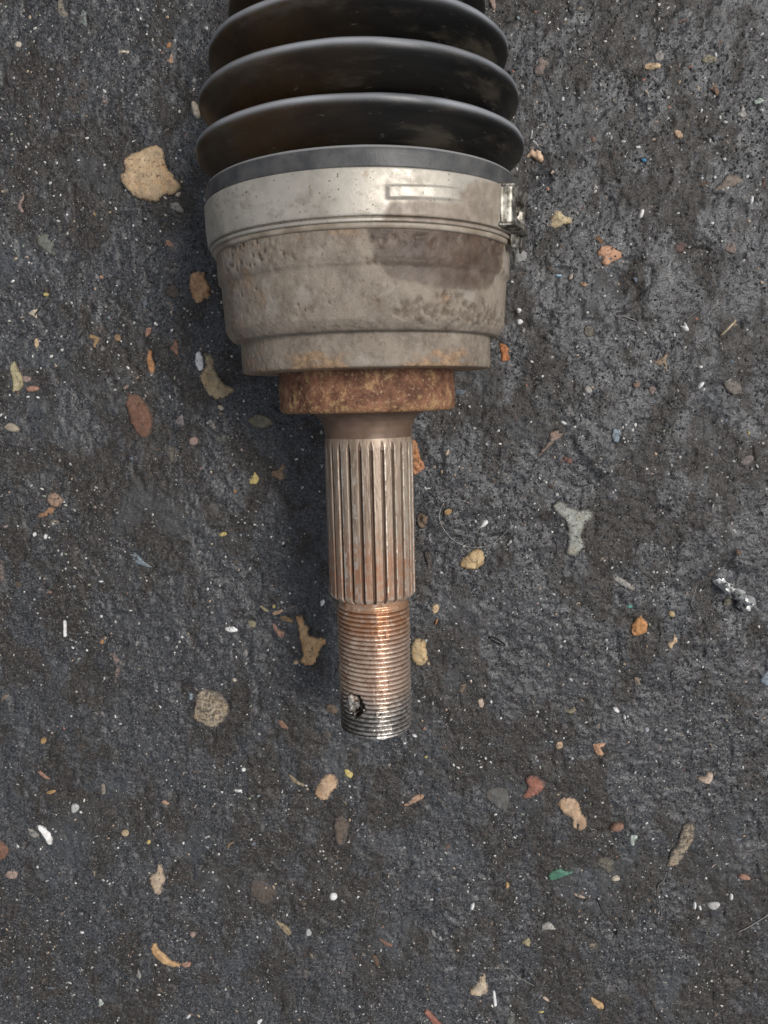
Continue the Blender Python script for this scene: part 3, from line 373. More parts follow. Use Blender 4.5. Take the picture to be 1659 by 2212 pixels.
('stone','stone','orange and cream broken stone cluster right of the housing rim','orangecream',1.4,0.2,88.0,49.4,[(-3.4,-0.2),(-1.2,-0.5),(-2.4,-2.4),(-0.4,-3.8),(1.6,-2.5),(4.4,-1.4),(6.3,0.1),(2.3,2.9),(-0.5,3.7),(-2.5,3.0),(-4.1,1.1)]),
('stone','stone','grey square stone chip touching the right side of the housing','greystone',1.9,0.05,55.6,49.9,[(-2.2,-0.1),(-2.0,-2.7),(0.4,-2.3),(2.8,-1.4),(2.9,1.5),(0.4,2.5),(-2.3,2.4)]),
('pebble','pebble','bright white pebble nearest the housing on the right','white',1.4,0.03,55.5,30.6,[(0.8,0.6),(0.2,0.9),(-0.5,0.9),(-1.1,0.4),(-0.9,-0.3),(-0.5,-0.9),(0.2,-1.0),(0.7,-0.6),(1.1,-0.0)]),
('pebble','pebble','white ring like pebble with a dark centre below the bright white pebble','white',1.1,0.3,55.8,26.5,[(1.1,0.7),(0.2,1.1),(-0.7,0.9),(-1.3,0.4),(-1.1,-0.3),(-0.7,-0.9),(0.2,-1.0),(0.9,-0.7),(1.4,-0.1)]),
('pebble','pebble','grey small pebble under the white ring like pebble','greylight',0.8,0.35,57.1,23.5,[(0.7,0.6),(0.2,1.0),(-0.5,1.0),(-0.8,0.3),(-0.9,-0.4),(-0.4,-0.8),(0.2,-1.1),(0.7,-0.7),(0.9,-0.0)]),
('rust_flake','flake','vivid orange rust flake right of the lower housing step','rust',1.3,0.05,50.2,15.4,[(-1.7,1.1),(-1.1,-1.3),(-1.4,-3.0),(1.3,-3.1),(2.1,-1.8),(1.1,-0.1),(1.6,1.5),(0.1,3.1),(-1.9,3.6)]),
('straw_stick','stick','pale straw coloured straight stick near the right border','straw',1.4,0,133.2,22.4,[(-0.5,0.3),(-3.2,-2.6),(-2.5,-2.9),(0.4,-0.5),(3.3,2.7),(2.5,3.0)]),
('plastic_scrap','scrap','bright white three pointed scrap left of the straw stick','white',1.3,0,116.8,23.1,[(-0.3,0.3),(-1.8,0.5),(-0.8,-0.7),(0.3,-1.8),(1.9,-1.3),(0.8,0.9),(-0.2,2.1)]),
('plastic_scrap','scrap','small sky blue and white fleck right of the housing','skyblue',0.8,0.05,70.2,42.8,[(1.0,0.4),(0.2,0.4),(-0.7,0.4),(-1.4,0.1),(-1.1,-0.2),(-0.6,-0.4),(0.3,-0.5),(1.0,-0.2),(1.3,0.1)]),
('stone','stone','pink tan small chip right of the sky blue fleck','creampink',0.9,0.15,74.6,42.1,[(0.8,0.4),(0.6,1.0),(0.1,1.0),(-0.5,0.7),(-0.8,-0.1),(-0.8,-0.8),(-0.3,-1.0),(0.2,-0.9),(0.6,-0.3)]),
('stone','stone','peach flat chip under the pink tan small chip','peach',0.9,0.3,79.4,39.4,[(1.1,0.1),(0.5,0.6),(-0.5,0.9),(-1.3,0.7),(-1.3,0.1),(-0.8,-0.5),(0.1,-0.9),(1.0,-0.8),(1.3,-0.3)]),
('stone','stone','tan branching crumb stone right of the lower housing','tanlight',1,0.35,109.7,10.8,[(-0.0,1.7),(-1.6,0.6),(-3.9,-0.2),(-1.5,-1.8),(0.2,-0.7),(0.6,-4.3),(1.4,-4.3),(0.8,1.3),(2.2,2.9),(1.8,4.9)]),
('stone','stone','mauve tan dart shaped stone with a long tail right of the splines','mauvetan',0.8,0.2,67.4,-18.8,[(0.2,1.5),(-1.5,-0.9),(-4.8,-4.6),(-5.6,-6.7),(-3.5,-4.6),(-0.6,-1.8),(2.6,1.0),(5.1,2.6),(5.8,4.7),(2.6,4.9),(-0.3,4.0)]),
('stone','stone','dull round buff grey stone near the right border','buffgrey',0.8,0.45,136.0,0.5,[(-2.3,-1.8),(1.0,-3.1),(4.2,-2.4),(2.5,0.9),(-0.9,3.8),(-4.5,2.7)]),
('stone','stone','pale blue and tan oval stone right of the dart shaped stone','bluegrey',0.8,0.3,92.3,-16.3,[(-1.7,0.1),(-1.1,-2.4),(0.9,-2.8),(1.9,0.0),(1.3,2.5),(-1.2,2.6)]),
('stone','stone','red tan small stone between two chips, right of the lower housing','salmon',0.9,0.4,99.7,2.4,[(1.1,0.8),(0.3,1.3),(-0.6,0.9),(-1.3,0.4),(-1.3,-0.4),(-0.7,-1.2),(0.3,-1.1),(1.1,-0.8),(1.2,-0.0)]),
('stone','stone','pinkish worn stone right of the red tan small stone','pink',0.7,0.45,105.9,-0.1,[(-1.2,-0.5),(0.0,-1.7),(2.1,-1.0),(0.8,1.7),(-1.7,1.5)]),
('stone','stone','orange red crumb under the dart shaped stone','brick',0.9,0.35,74.5,-25.4,[(-1.1,-0.7),(1.0,-1.6),(1.8,0.0),(0.6,0.9),(-2.3,1.4)]),
('stone','stone','faint olive stone right of the housing foot','olive',0.6,0.6,81.5,22.4,[(1.8,1.3),(0.4,2.2),(-1.4,2.1),(-2.1,0.8),(-2.0,-0.6),(-1.3,-1.9),(0.5,-2.2),(2.0,-1.6),(2.1,-0.0)]),
('stone','stone','pink and grey stone at the right border, level with the spline top','mauvepink',0.9,0.35,142.3,-27.0,[(1.1,2.0),(-0.5,1.5),(-1.9,0.8),(-2.4,-0.6),(-1.8,-1.8),(-0.2,-2.0),(1.2,-1.1),(2.3,-0.0),(2.2,1.3)]),
('pebble','pebble','white flattened pebble left of the round buff grey stone','white',1.1,0.15,123.6,1.6,[(0.3,1.2),(-0.6,0.8),(-1.2,-0.1),(-1.2,-0.9),(-0.7,-1.4),(0.1,-1.0),(0.9,-0.4),(1.3,0.5),(1.1,1.3)]),
('pebble','pebble','white wedge pebble above the dart shaped stone','white',1.1,0.1,72.4,-11.2,[(1.0,0.1),(0.4,0.5),(-0.4,0.8),(-1.0,0.6),(-1.2,0.2),(-0.7,-0.3),(-0.0,-0.7),(0.8,-0.8),(1.2,-0.5)]),
('pebble','pebble','white and teal crumb right of the collar','palegrey',1,0.3,81.3,0.8,[(1.5,0.4),(0.7,1.2),(-0.4,1.3),(-1.3,0.9),(-1.6,0.1),(-1.1,-0.7),(-0.2,-1.2),(0.9,-1.4),(1.6,-0.7)]),
('pebble','pebble','upright pinkish white pebble right of the splines','creampink',1.1,0.15,28.4,-21.3,[(0.9,0.6),(0.6,1.2),(0.1,1.3),(-0.4,0.7),(-0.9,-0.2),(-0.9,-1.2),(-0.3,-1.2),(0.3,-1.0),(0.7,-0.2)]),
('stone','stone','grey pale smear of stone right of the spline middle','palegrey',0.4,0.6,51.4,-31.5,[(-1.2,0.5),(0.4,-2.1),(2.1,-1.7),(0.8,0.4),(-2.1,3.0)]),
('pebble','pebble','yellow tiny pebble near the right border, level with the neck','yellow',0.8,0,142.5,-16.7,[(0.4,0.5),(0.1,0.8),(-0.3,0.6),(-0.5,0.3),(-0.5,-0.2),(-0.3,-0.7),(0.1,-0.8),(0.4,-0.4),(0.6,-0.0)]),
('rust_flake','flake','curled orange rust flake beside the upper right of the splines','rustlight',4.5,0.05,16.7,-23.3,[(-2.6,1.5),(-2.2,-3.9),(-0.9,-6.4),(1.1,-5.2),(2.8,-4.4),(3.1,-2.4),(1.2,0.2),(0.5,4.8),(-0.9,7.7),(-2.3,8.2)]),
('stone','stone','crumbly tan dirt clump touching the right side of the splines','tandark',2.8,0.35,18.4,-47.7,[(-2.0,-0.9),(-1.0,-3.1),(0.7,-3.3),(2.1,-0.8),(2.3,2.6),(-0.0,3.4),(-2.1,2.0)]),
('stone','stone','dark crumb clump below the tan dirt clump by the splines','brown',1.8,0.55,20.5,-63.5,[(-1.0,-0.0),(-0.5,-4.0),(0.8,-4.0),(1.5,0.8),(0.9,3.8),(-1.7,3.4)]),
('stone','stone','round yellow tan stone under the curved hair, right of the splines','ochrelight',2.6,0.08,37.8,-63.2,[(-2.8,1.1),(-4.8,-0.2),(-5.1,-2.6),(-2.1,-4.1),(1.3,-4.0),(4.2,-2.1),(4.9,0.9),(3.9,3.8),(1.8,4.4),(-1.2,2.8)]),
('pebble','pebble','white teardrop pebble inside the curved hair','white',1.5,0.03,42.1,-49.3,[(-0.2,1.3),(-1.3,-0.3),(-2.3,-2.0),(0.4,-1.0),(1.9,0.4),(1.4,1.6)]),
('stone','stone','yellow tan crumb at the left end of the curved hair','ochre',1,0.25,28.4,-44.3,[(1.1,1.1),(-0.0,1.2),(-1.2,0.7),(-1.6,-0.2),(-1.4,-0.9),(-0.4,-1.3),(0.7,-0.9),(1.4,-0.2),(1.4,0.5)]),
('stone','stone','large pale grey green stone with arms, right of the splines','greygreen',1.3,0.36,77.0,-51.0,[(-6.8,5.2),(-4.3,3.0),(-3.0,0.4),(-2.3,-3.9),(-2.5,-8.2),(-3.3,-11.2),(0.1,-12.7),(3.9,-9.2),(4.7,-6.6),(2.5,-4.0),(3.8,-1.5),(4.2,0.7),(7.5,2.7),(7.9,5.3),(4.9,6.6),(0.7,6.4),(-2.6,8.9),(-6.0,10.2),(-9.3,7.8)]),
('stone','stone','orange tan centre chip lying in the large grey green stone','tan',0.5,0.2,76.6,-50.1,[(-1.3,-0.1),(0.0,-1.4),(1.7,-1.1),(0.8,1.1),(-1.3,1.6)]),
('stone','stone','grey knobbly oblong stone right of the round yellow tan stone','palegrey',1.1,0.3,96.6,-73.9,[(-3.3,0.4),(1.0,-2.3),(4.0,-3.6),(4.4,-1.5),(0.9,0.8),(-2.5,3.0),(-4.6,3.1)]),
('stone','stone','long dark grey feather shaped stone above the grey knobbly stone','greydark',0.6,0.4,104.7,-69.3,[(-3.4,1.3),(-0.4,-1.4),(3.9,-4.1),(5.1,-3.2),(1.3,-0.1),(-1.8,3.0),(-4.7,4.4)]),
('stone','stone','vivid orange round stone with a small knob, right of the thread','orangevivid',2,0.1,103.0,-90.9,[(-3.0,0.6),(-3.2,-2.0),(-2.4,-4.5),(1.8,-3.9),(3.3,-1.7),(3.0,1.4),(1.0,3.0),(0.1,4.1),(-0.7,3.2)]),
('pebble','pebble','small ochre pebble up right of the vivid orange stone','ochrelight',1.3,0.1,115.3,-86.7,[(1.3,0.4),(0.6,1.1),(-0.4,1.3),(-1.0,0.8),(-1.5,0.1),(-1.1,-0.8),(-0.1,-1.1),(0.9,-1.3),(1.4,-0.5)]),
('stone','stone','tan hooked chip right below the vivid orange stone','tan',1.1,0.2,116.3,-98.4,[(0.2,0.7),(-2.4,-0.1),(-1.9,-1.9),(-0.1,-3.1),(0.2,-1.1),(2.2,0.2),(1.4,1.6),(0.4,3.8)]),
('stone','stone','yellow tan pitted stone touching the right side of the thread','tanyellow',2.3,0.1,16.5,-100.1,[(-3.7,1.1),(-3.2,-3.4),(-1.1,-5.7),(1.9,-5.5),(3.5,-2.7),(2.7,0.9),(2.6,4.5),(-0.0,5.8),(-2.6,5.1)]),
('pebble','pebble','tiny white pink pebble at the lower corner of the pitted stone by the thread','creampink',1,0.1,19.8,-105.1,[(0.5,0.4),(0.1,0.7),(-0.3,0.6),(-0.7,0.3),(-0.6,-0.2),(-0.3,-0.5),(0.1,-0.8),(0.6,-0.5),(0.7,-0.0)]),
('stone','stone','small tan block right of the top of the thread','tan',1.4,0.2,22.9,-82.5,[(-1.5,-0.3),(-0.7,-2.1),(1.0,-1.5),(1.7,0.5),(0.7,2.0),(-1.2,1.4)]),
('splinter','splinter','thin orange splinter under the small tan block by the thread','orange',0.8,0.1,23.3,-88.0,[(-0.7,-1.0),(-0.1,-1.3),(0.7,1.0),(0.1,1.3)]),
('stone','stone','buff crumb right of the thread, beside a white pebble','creampink',1.2,0.3,40.5,-121.7,[(-1.0,-1.4),(0.7,-2.2),(1.4,0.3),(0.3,2.0),(-1.4,1.3)]),
('stone','stone','faint tan branching smear right of the thread end','tandark',0.5,0.5,33.3,-115.7,[(-1.1,-1.8),(-0.2,-2.3),(1.3,0.4),(1.6,2.2),(-1.5,1.4)]),
('pebble','pebble','small white pebble next to the buff crumb right of the thread','white',1.1,0.05,44.6,-121.3,[(0.4,0.4),(0.1,0.7),(-0.3,0.6),(-0.6,0.3),(-0.5,-0.2),(-0.3,-0.5),(0.1,-0.8),(0.5,-0.5),(0.6,-0.0)]),
('stone','stone','olive yellow worn chip in the lower right centre','olivelight',1,0.35,76.4,-126.2,[(-1.6,-0.7),(0.6,-1.3),(2.5,0.2),(1.4,1.3),(-2.9,0.5)]),
('pebble','pebble','bright white wedge pebble in the lower right centre','white',1.6,0,94.5,-126.1,[(-1.2,-0.2),(0.3,-1.2),(1.7,-0.8),(0.5,1.2),(-1.3,1.1)]),
('pebble','pebble','bright white oval pebble right below the white wedge pebble','white',1.3,0,98.0,-129.2,[(0.4,0.7),(0.0,0.9),(-0.3,0.8),(-0.5,0.3),(-0.6,-0.3),(-0.3,-0.7),(0.1,-0.9),(0.5,-0.7),(0.6,-0.0)]),
('pebble','pebble','pale lilac pebble below the two bright white pebbles','lilac',1.1,0.1,106.9,-134.5,[(0.8,0.8),(0.1,1.0),(-0.5,0.9),(-1.0,0.4),(-0.9,-0.3),(-0.5,-1.0),(0.1,-0.9),(0.8,-0.7),(1.1,-0.0)]),
('stone','stone','orange forked chip in the lower right centre','orangecream',1.2,0.2,88.2,-141.9,[(-2.2,-0.2),(-1.4,-2.5),(1.2,-3.5),(1.6,-1.7),(-0.2,0.2),(2.2,1.1),(2.2,2.5),(-0.2,2.3),(-3.2,1.7)]),
('stone','stone','small tan stone left of the orange forked chip','tanlight',1,0.3,72.1,-140.7,[(1.3,1.1),(0.3,1.8),(-0.8,1.4),(-1.5,0.6),(-1.4,-0.6),(-0.9,-1.6),(0.3,-1.5),(1.2,-1.1),(1.5,-0.1)]),
('stone','stone','blue grey stone cut by the right border, right of the thread end','bluegrey',1,0.1,153.9,-114.3,[(-1.1,-2.4),(2.4,-3.6),(2.1,3.6),(-0.5,2.8),(-2.9,-0.3)]),
('foil_scrap','scrap','crumpled silver foil lump in a dark pit near the right border','foil',4.2,0.25,140.5,-79.6,[(-7.2,3.5),(-2.8,-0.5),(1.5,-2.8),(0.7,-5.4),(4.2,-7.3),(7.5,-4.3),(7.4,-1.6),(3.9,-0.3),(3.0,1.7),(-2.2,4.2),(-6.5,7.1),(-9.4,5.7)]),
('stone','stone','ochre nugget at the lower left of the silver foil lump','olive',1.2,0.35,137.7,-82.8,[(1.9,0.4),(0.9,1.6),(-0.6,1.6),(-1.9,1.3),(-2.0,0.2),(-1.7,-1.0),(-0.1,-1.7),(1.3,-1.6),(2.1,-0.8)]),
('plastic_scrap','scrap','tiny crimson red fleck left of the silver foil lump','crimson',0.6,0,131.3,-87.0,[(0.3,0.7),(0.0,1.0),(-0.2,0.9),(-0.4,0.3),(-0.4,-0.4),(-0.2,-0.9),(0.1,-0.9),(0.3,-0.6),(0.4,-0.0)]),
('plastic_scrap','scrap','tiny teal fleck between the orange stone and the knobbly grey stone','tealbright',0.6,0.2,99.1,-83.4,[(0.8,0.3),(0.2,0.6),(-0.6,0.6),(-0.9,0.2),(-1.2,-0.2),(-0.6,-0.6),(0.2,-0.6),(0.9,-0.4),(1.1,-0.0)]),
('pebble','pebble','small brown pebble near the right border above the silver foil lump','salmondark',1,0.35,140.1,-62.6,[(1.3,0.2),(0.5,0.8),(-0.5,1.2),(-1.0,0.7),(-1.2,0.2),(-1.0,-0.6),(-0.1,-1.1),(0.8,-1.0),(1.3,-0.5)]),
('splinter','splinter','curved grey shard below the middle of the right half','greylight',0.8,0.2,75.8,-112.9,[(-0.3,-0.1),(1.4,-1.3),(1.7,-0.2),(-0.3,0.9),(-2.5,0.6)]),
('pebble','pebble','yellow speck below right of the thread tip','yellow',0.8,0,18.2,-144.4,[(0.5,0.3),(0.2,0.6),(-0.3,0.5),(-0.7,0.2),(-0.7,-0.2),(-0.4,-0.5),(0.1,-0.5),(0.6,-0.4),(0.7,-0.0)]),
('pebble','pebble','white oval pebble at the right of the thread tip','white',1.1,0.1,13.8,-135.1,[(0.8,0.0),(0.4,0.5),(-0.3,0.7),(-1.0,0.6),(-1.0,0.2),(-0.7,-0.3),(-0.0,-0.7),(0.6,-0.7),(1.1,-0.4)]),
('pebble','pebble','black shiny lump of tar right of the thread','tar',2,0,47.0,-96.5,[(-3.4,1.2),(-0.9,-0.6),(3.0,-2.5),(3.9,-1.6),(0.4,1.1),(-3.0,2.5)]),
]
FIBRES = [
('hair',[(35.1,-40.3),(30.6,-39.3),(27.4,-40.0),(25.2,-44.6),(25.4,-48.2),(27.8,-52.6),(31.9,-56.4),(37.6,-58.3),(43.9,-57.8),(48.4,-54.9),(51.4,-51.6)],0.1,0.08,'hair','long pale hair curled in an open loop right of the splines','hair',0.5),
('plant_fibre',[(147.3,-223.9),(152.7,-220.4),(159.9,-214.9)],0.14,0.16,'hair','straight pale fibre running off the right border near the bottom','fibre',0.5),
('root_fibre',[(117.0,-197.4),(115.9,-200.9),(113.7,-203.1),(113.4,-207.1),(114.7,-212.4),(115.0,-217.0)],0.2,0.14,'root','thin crooked grey root hanging below the mottled stone at lower right','root',0.2),
('root_fibre',[(46.4,-239.7),(51.7,-240.2),(55.6,-244.6),(59.5,-246.8),(62.4,-248.4)],0.14,0.22,'root','pale crooked root at the bottom edge right of the white rod','root',0.3),
('root_fibre',[(125.3,-76.2),(124.1,-79.3),(123.1,-82.1),(123.6,-84.5)],0.22,0.12,'root','short curved grey fibre left of the silver foil lump','fibre',0.3),
('dark_twig',[(88.8,-208.7),(91.1,-214.5),(94.5,-218.3),(97.1,-222.2),(96.7,-225.1)],0.35,0.5,'twig','thin black twig below the olive grey worn stone at lower right','twig',0.4),
('dark_twig',[(111.9,-256.2),(114.8,-261.7),(118.5,-267.5)],0.4,0.3,'twig','thin black twig at the bottom edge in the right half','twig',0.4),
('dark_twig',[(-124.7,33.7),(-123.1,35.9),(-121.6,37.7)],0.3,0.15,'twig','small dark twig on the cream chip left of the housing','twig',1),
('wire_sliver',[(91.2,27.5),(94.1,27.5),(96.4,26.6),(98.8,25.7)],0.28,0.2,'root','short grey wire like sliver right of the lower housing','sliver',0.4),
('plant_fibre',[(117.6,25.9),(122.3,29.4),(127.3,32.3),(130.9,36.9)],0.12,0.12,'root','very thin faint fibre above the straw coloured stick','fibre',0.2),
]
# ---------------------------------------------------------------- the drive shaft
def lathe(name, prof, step_a, segs, mat, parent, disp=None, attrf=None, exact=False, arc=None, smooth=True, closed=False):
    """prof: [(a, r)...] along the axis (mm); resampled to step_a; disp(theta, a, r) -> radial offset"""
    pts = [prof[0]]
    for (a0, r0), (a1, r1) in zip(prof[:-1], prof[1:]):
        L = math.hypot(a1 - a0, r1 - r0); k = 1 if exact else max(1, int(math.ceil(L / step_a)))
        for i in range(1, k + 1): pts.append((a0 + (a1 - a0) * i / k, r0 + (r1 - r0) * i / k))
    P = np.array(pts)
    if arc: th = np.linspace(math.radians(arc[0]), math.radians(arc[1]), segs)
    else: th = np.arange(segs) * 2 * math.pi / segs
    TH, A = np.meshgrid(th, P[:, 0]); Rr = np.repeat(P[:, 1][:, None], len(th), 1)
    if disp is not None: Rr = Rr + disp(TH, A, Rr)
    V = np.stack([(Rr * np.sin(TH)).ravel(), A.ravel(), (AX + Rr * np.cos(TH)).ravel()], 1)
    m, k = TH.shape
    if arc:
        i = (np.arange(m - 1)[:, None] * k + np.arange(k - 1)[None]).ravel(); F = np.stack([i, i + 1, i + k + 1, i + k], 1)
    else:
        r_, c_ = np.meshgrid(np.arange(m - 1), np.arange(k), indexing='ij'); c2 = (c_ + 1) % k
        F = np.stack([r_ * k + c_, r_ * k + c2, (r_ + 1) * k + c2, (r_ + 1) * k + c_], -1).reshape(-1, 4)
    if P[0, 0] > P[-1, 0]: F = F[:, ::-1]
    F = F[:, ::-1]
    at = attrf(TH, A, Rr) if attrf else None
    return mesh_np(name, V, F, mat, parent, smooth, attr=at)

def in_poly(x, y, poly):
    """signed distance to a polygon, positive inside (vectorised)"""
    x = np.asarray(x, float); y = np.asarray(y, float); d = np.full(x.shape, 1e9); ins = np.zeros(x.shape, bool)
    n = len(poly)
    for i in range(n):
        x0, y0 = poly[i]; x1, y1 = poly[(i + 1) % n]
        ex, ey = x1 - x0, y1 - y0; t = np.clip(((x - x0) * ex + (y - y0) * ey) / (ex * ex + ey * ey + 1e-12), 0, 1)
        d = np.minimum(d, np.hypot(x - x0 - t * ex, y - y0 - t * ey))
        c = ((y0 > y) != (y1 > y)) & (x < (x1 - x0) * (y - y0) / (y1 - y0 + 1e-12) + x0)
        ins ^= c
    return np.where(ins, d, -d)

def wrapD(T):
    D = np.degrees(T); return np.where(D > 180, D - 360, D)

def mat_rubber():
    n = NT('black_rubber'); X = n.xyz()
    st = n.scaled((.12, .9, .12))
    f = n.noise(3.5, 4, .6, 1, st); warm_refl = n.noise(14, 4, .65, 4)
    c = n.mix(n.ramp(f, .35, .7), (.0035, .0032, .003), (.009, .008, .0065))
    side = n.ramp(X[0], 25, -42, 0, 1)
    c = n.mix(n.math('MULTIPLY', n.math('ADD', n.ramp(warm_refl, .3, .65, 0, .5), .25), n.ramp(X[0], -45, 8, 1., .0)), c, (.085, .046, .016))  # warm reflection painted as brown into the rubber, strongest on the left
    c = n.mix(n.ramp(n.noise(7, 4, .7, 18, n.scaled((.25, 1.3, .25))), .50, .68, 0, .75), c, (.055, .045, .032))
    c = n.mix(n.ramp(n.noise(1.3, 4, .7, 8, n.scaled((.3, 1.2, .3))), .62, .70, 0, .5), c, (.11, .10, .08))
    rim_glint = n.attr('crest'); c = n.mix(n.math('MULTIPLY', rim_glint, n.ramp(f, .2, .6, .45, .95)), c, (.38, .40, .43))  # cool rim highlight of the folds painted into the base colour
    r = n.math('SUBTRACT', n.ramp(f, .3, .7, .40, .55), n.math('MULTIPLY', rim_glint, .2))
    return n.done(c, r, 0., n.bump(n.noise(.6, 3, .6), .05, .6), .28)

def mat_lip():
    n = NT('dusty_rubber_cuff')
    f = n.noise(7, 4, .6, 1); st = n.scaled((1, .25, 1))
    c = n.mix(n.ramp(f, .35, .65), (.040, .041, .043), (.085, .084, .082))
    c = n.mix(n.ramp(n.noise(2.2, 3, .6, 6), .60, .68, 0, .6), c, (.035, .032, .03))
    Y = n.xyz()[1]; c = n.mix(n.ramp(Y, 60.9, 61.4, 0, .8), c, (.30, .30, .30)); low = n.ramp(Y, 50, 49, 0, 1)  # highlight along the upper edge painted as a pale line; dirt colour lower down
    c = n.mix(low, c, n.mix(n.ramp(f, .35, .65), (.22, .175, .13), (.36, .31, .25)))
    return n.done(c, .5, 0., n.bump(n.noise(.7, 3, .6), .08, .8), .5)

def mat_clamp():
    n = NT('dull_steel_band')
    f = n.noise(11, 4, .6, 2); sp = n.noise(.9, 2, .6, 3); d = n.attr('stain')
    c = n.mix(n.ramp(f, .3, .7), (.37, .34, .29), (.52, .48, .415))
    c = n.mix(n.ramp(sp, .64, .69, 0, .8), c, (.10, .065, .04))
    c = n.mix(n.ramp(n.noise(5, 6, .75, 41, n.scaled((.6, 1, .6))), .52, .66, 0, .45), c, (.21, .175, .13))
    c = n.mix(n.ramp(n.noise(4, 4, .65, 11), .60, .72, 0, .55), c, (.26, .20, .13))
    dk = n.mix(n.ramp(n.noise(3, 4, .6, 7), .35, .65), (.17, .128, .095), (.29, .235, .185))
    c = n.mix(d, c, dk)
    r = n.ramp(n.noise(2.5, 4, .6, 9), .3, .7, .42, .62)
    return n.done(c, r, n.math('MULTIPLY', n.math('SUBTRACT', 1., d), .45), n.bump(n.noise(1.2, 4, .65), .10, .6), .5)

def mat_bell():
    n = NT('corroded_grey_steel')
    f = n.noise(12, 4, .6, 1); g_ = n.noise(1.3, 4, .7, 2); d = n.attr('stain'); p = n.attr('pit'); e = n.attr('rust')
    c = n.mix(n.ramp(f, .3, .7), (.155, .124, .096), (.275, .230, .183))
    c = n.mix(n.ramp(g_, .42, .72, 0, .55), c, (.33, .29, .235))
    c = n.mix(n.ramp(n.noise(4.5, 5, .7, 5), .55, .66, 0, .6), c, (.15, .105, .072))
    c = n.mix(n.ramp(n.noise(1.9, 4, .7, 15), .58, .66, 0, .6), c, (.13, .095, .068))
    c = n.mix(n.ramp(n.noise(9, 4, .6, 25), .54, .64, 0, .45), c, (.345, .31, .27))
    c = n.mix(n.ramp(n.noise(.8, 3, .6, 6), .64, .70, 0, .6), c, (.10, .07, .05))
    er = n.mix(n.ramp(n.noise(1.6, 4, .7, 12), .35, .65), (.16, .098, .06), (.38, .25, .145))
    c = n.mix(e, c, er)
    c = n.mix(p, c, (.085, .058, .042))
    dk = n.mix(n.ramp(n.noise(5, 5, .65, 7), .35, .65), (.042, .026, .018), (.092, .058, .040))
    c = n.mix(d, c, dk)
    r = n.math('SUBTRACT', n.ramp(g_, .3, .7, .58, .78), n.math('MULTIPLY', d, .2))
    nm = n.bump(g_, .38, .7); nm = n.bump(n.noise(2.6, 3, .6, 23), .45, .35, nm); nm = n.bump(n.noise(.5, 3, .6, 3), .12, .8, nm)
    return n.done(c, r, .05, nm, .4)

def mat_collar():
    n = NT('orange_rust')
    f = n.noise(5.5, 6, .72, 1); g_ = n.noise(1.0, 4, .7, 2); yl = n.noise(3.4, 5, .7, 8)
    c = n.mix(n.ramp(f, .38, .62), (.095, .042, .024), (.25, .118, .068))
    c = n.mix(n.ramp(yl, .53, .63, 0, .65), c, (.40, .265, .125))
    c = n.mix(n.ramp(g_, .56, .66, 0, .7), c, (.48, .36, .22))
    c = n.mix(n.ramp(n.noise(2.0, 4, .7, 12), .60, .70, 0, .75), c, (.055, .030, .018))
    c = n.mix(n.math('MULTIPLY', n.attr('rust'), n.ramp(g_, .45, .62)), c, (.36, .215, .10))
    nm = n.bump(g_, .35, .9); nm = n.bump(n.noise(.45, 3, .6, 3), .12, .7, nm)
    return n.done(c, .78, 0., nm, .35)

def mat_neck():
    n = NT('brown_oiled_steel')
    f = n.noise(4, 4, .6, 1)
    c = n.mix(n.ramp(f, .3, .7), (.125, .078, .052), (.185, .122, .086))
    return n.done(c, .48, .25, n.bump(n.noise(.5, 3, .6), .06, .7), .5)

def mat_spline():
    n = NT('worn_spline_steel'); X = n.xyz()
    st = n.scaled((1, .12, 1)); f = n.noise(1.4, 5, .7, 1, st); b = n.noise(5, 4, .65, 3)
    c = n.mix(n.ramp(f, .35, .65), (.22, .160, .115), (.37, .285, .215))
    red = n.math('MULTIPLY', n.ramp(n.math('ADD', X[1], n.math('MULTIPLY', b, 22.)), -24, -42, 0, 1), n.ramp(n.noise(2.6, 5, .75, 6), .40, .56, .15, 1))
    c = n.mix(n.math('MULTIPLY', red, .8), c, (.32, .145, .075))
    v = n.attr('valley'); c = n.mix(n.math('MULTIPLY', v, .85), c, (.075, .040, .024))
    w = n.math('MULTIPLY', n.attr('edge'), n.ramp(n.noise(1.1, 4, .75, 9, n.scaled((1, .4, 1))), .42, .56))
    c = n.mix(w, c, (.78, .72, .62))
    m = n.math('ADD', n.math('MULTIPLY', w, .6), .30)
    r = n.math('SUBTRACT', n.ramp(f, .3, .7, .36, .52), n.math('MULTIPLY', w, .14))
    return n.done(c, r, m, n.bump(n.noise(.5, 4, .7, 2, n.scaled((1, .2, 1))), .07, .6), .5)

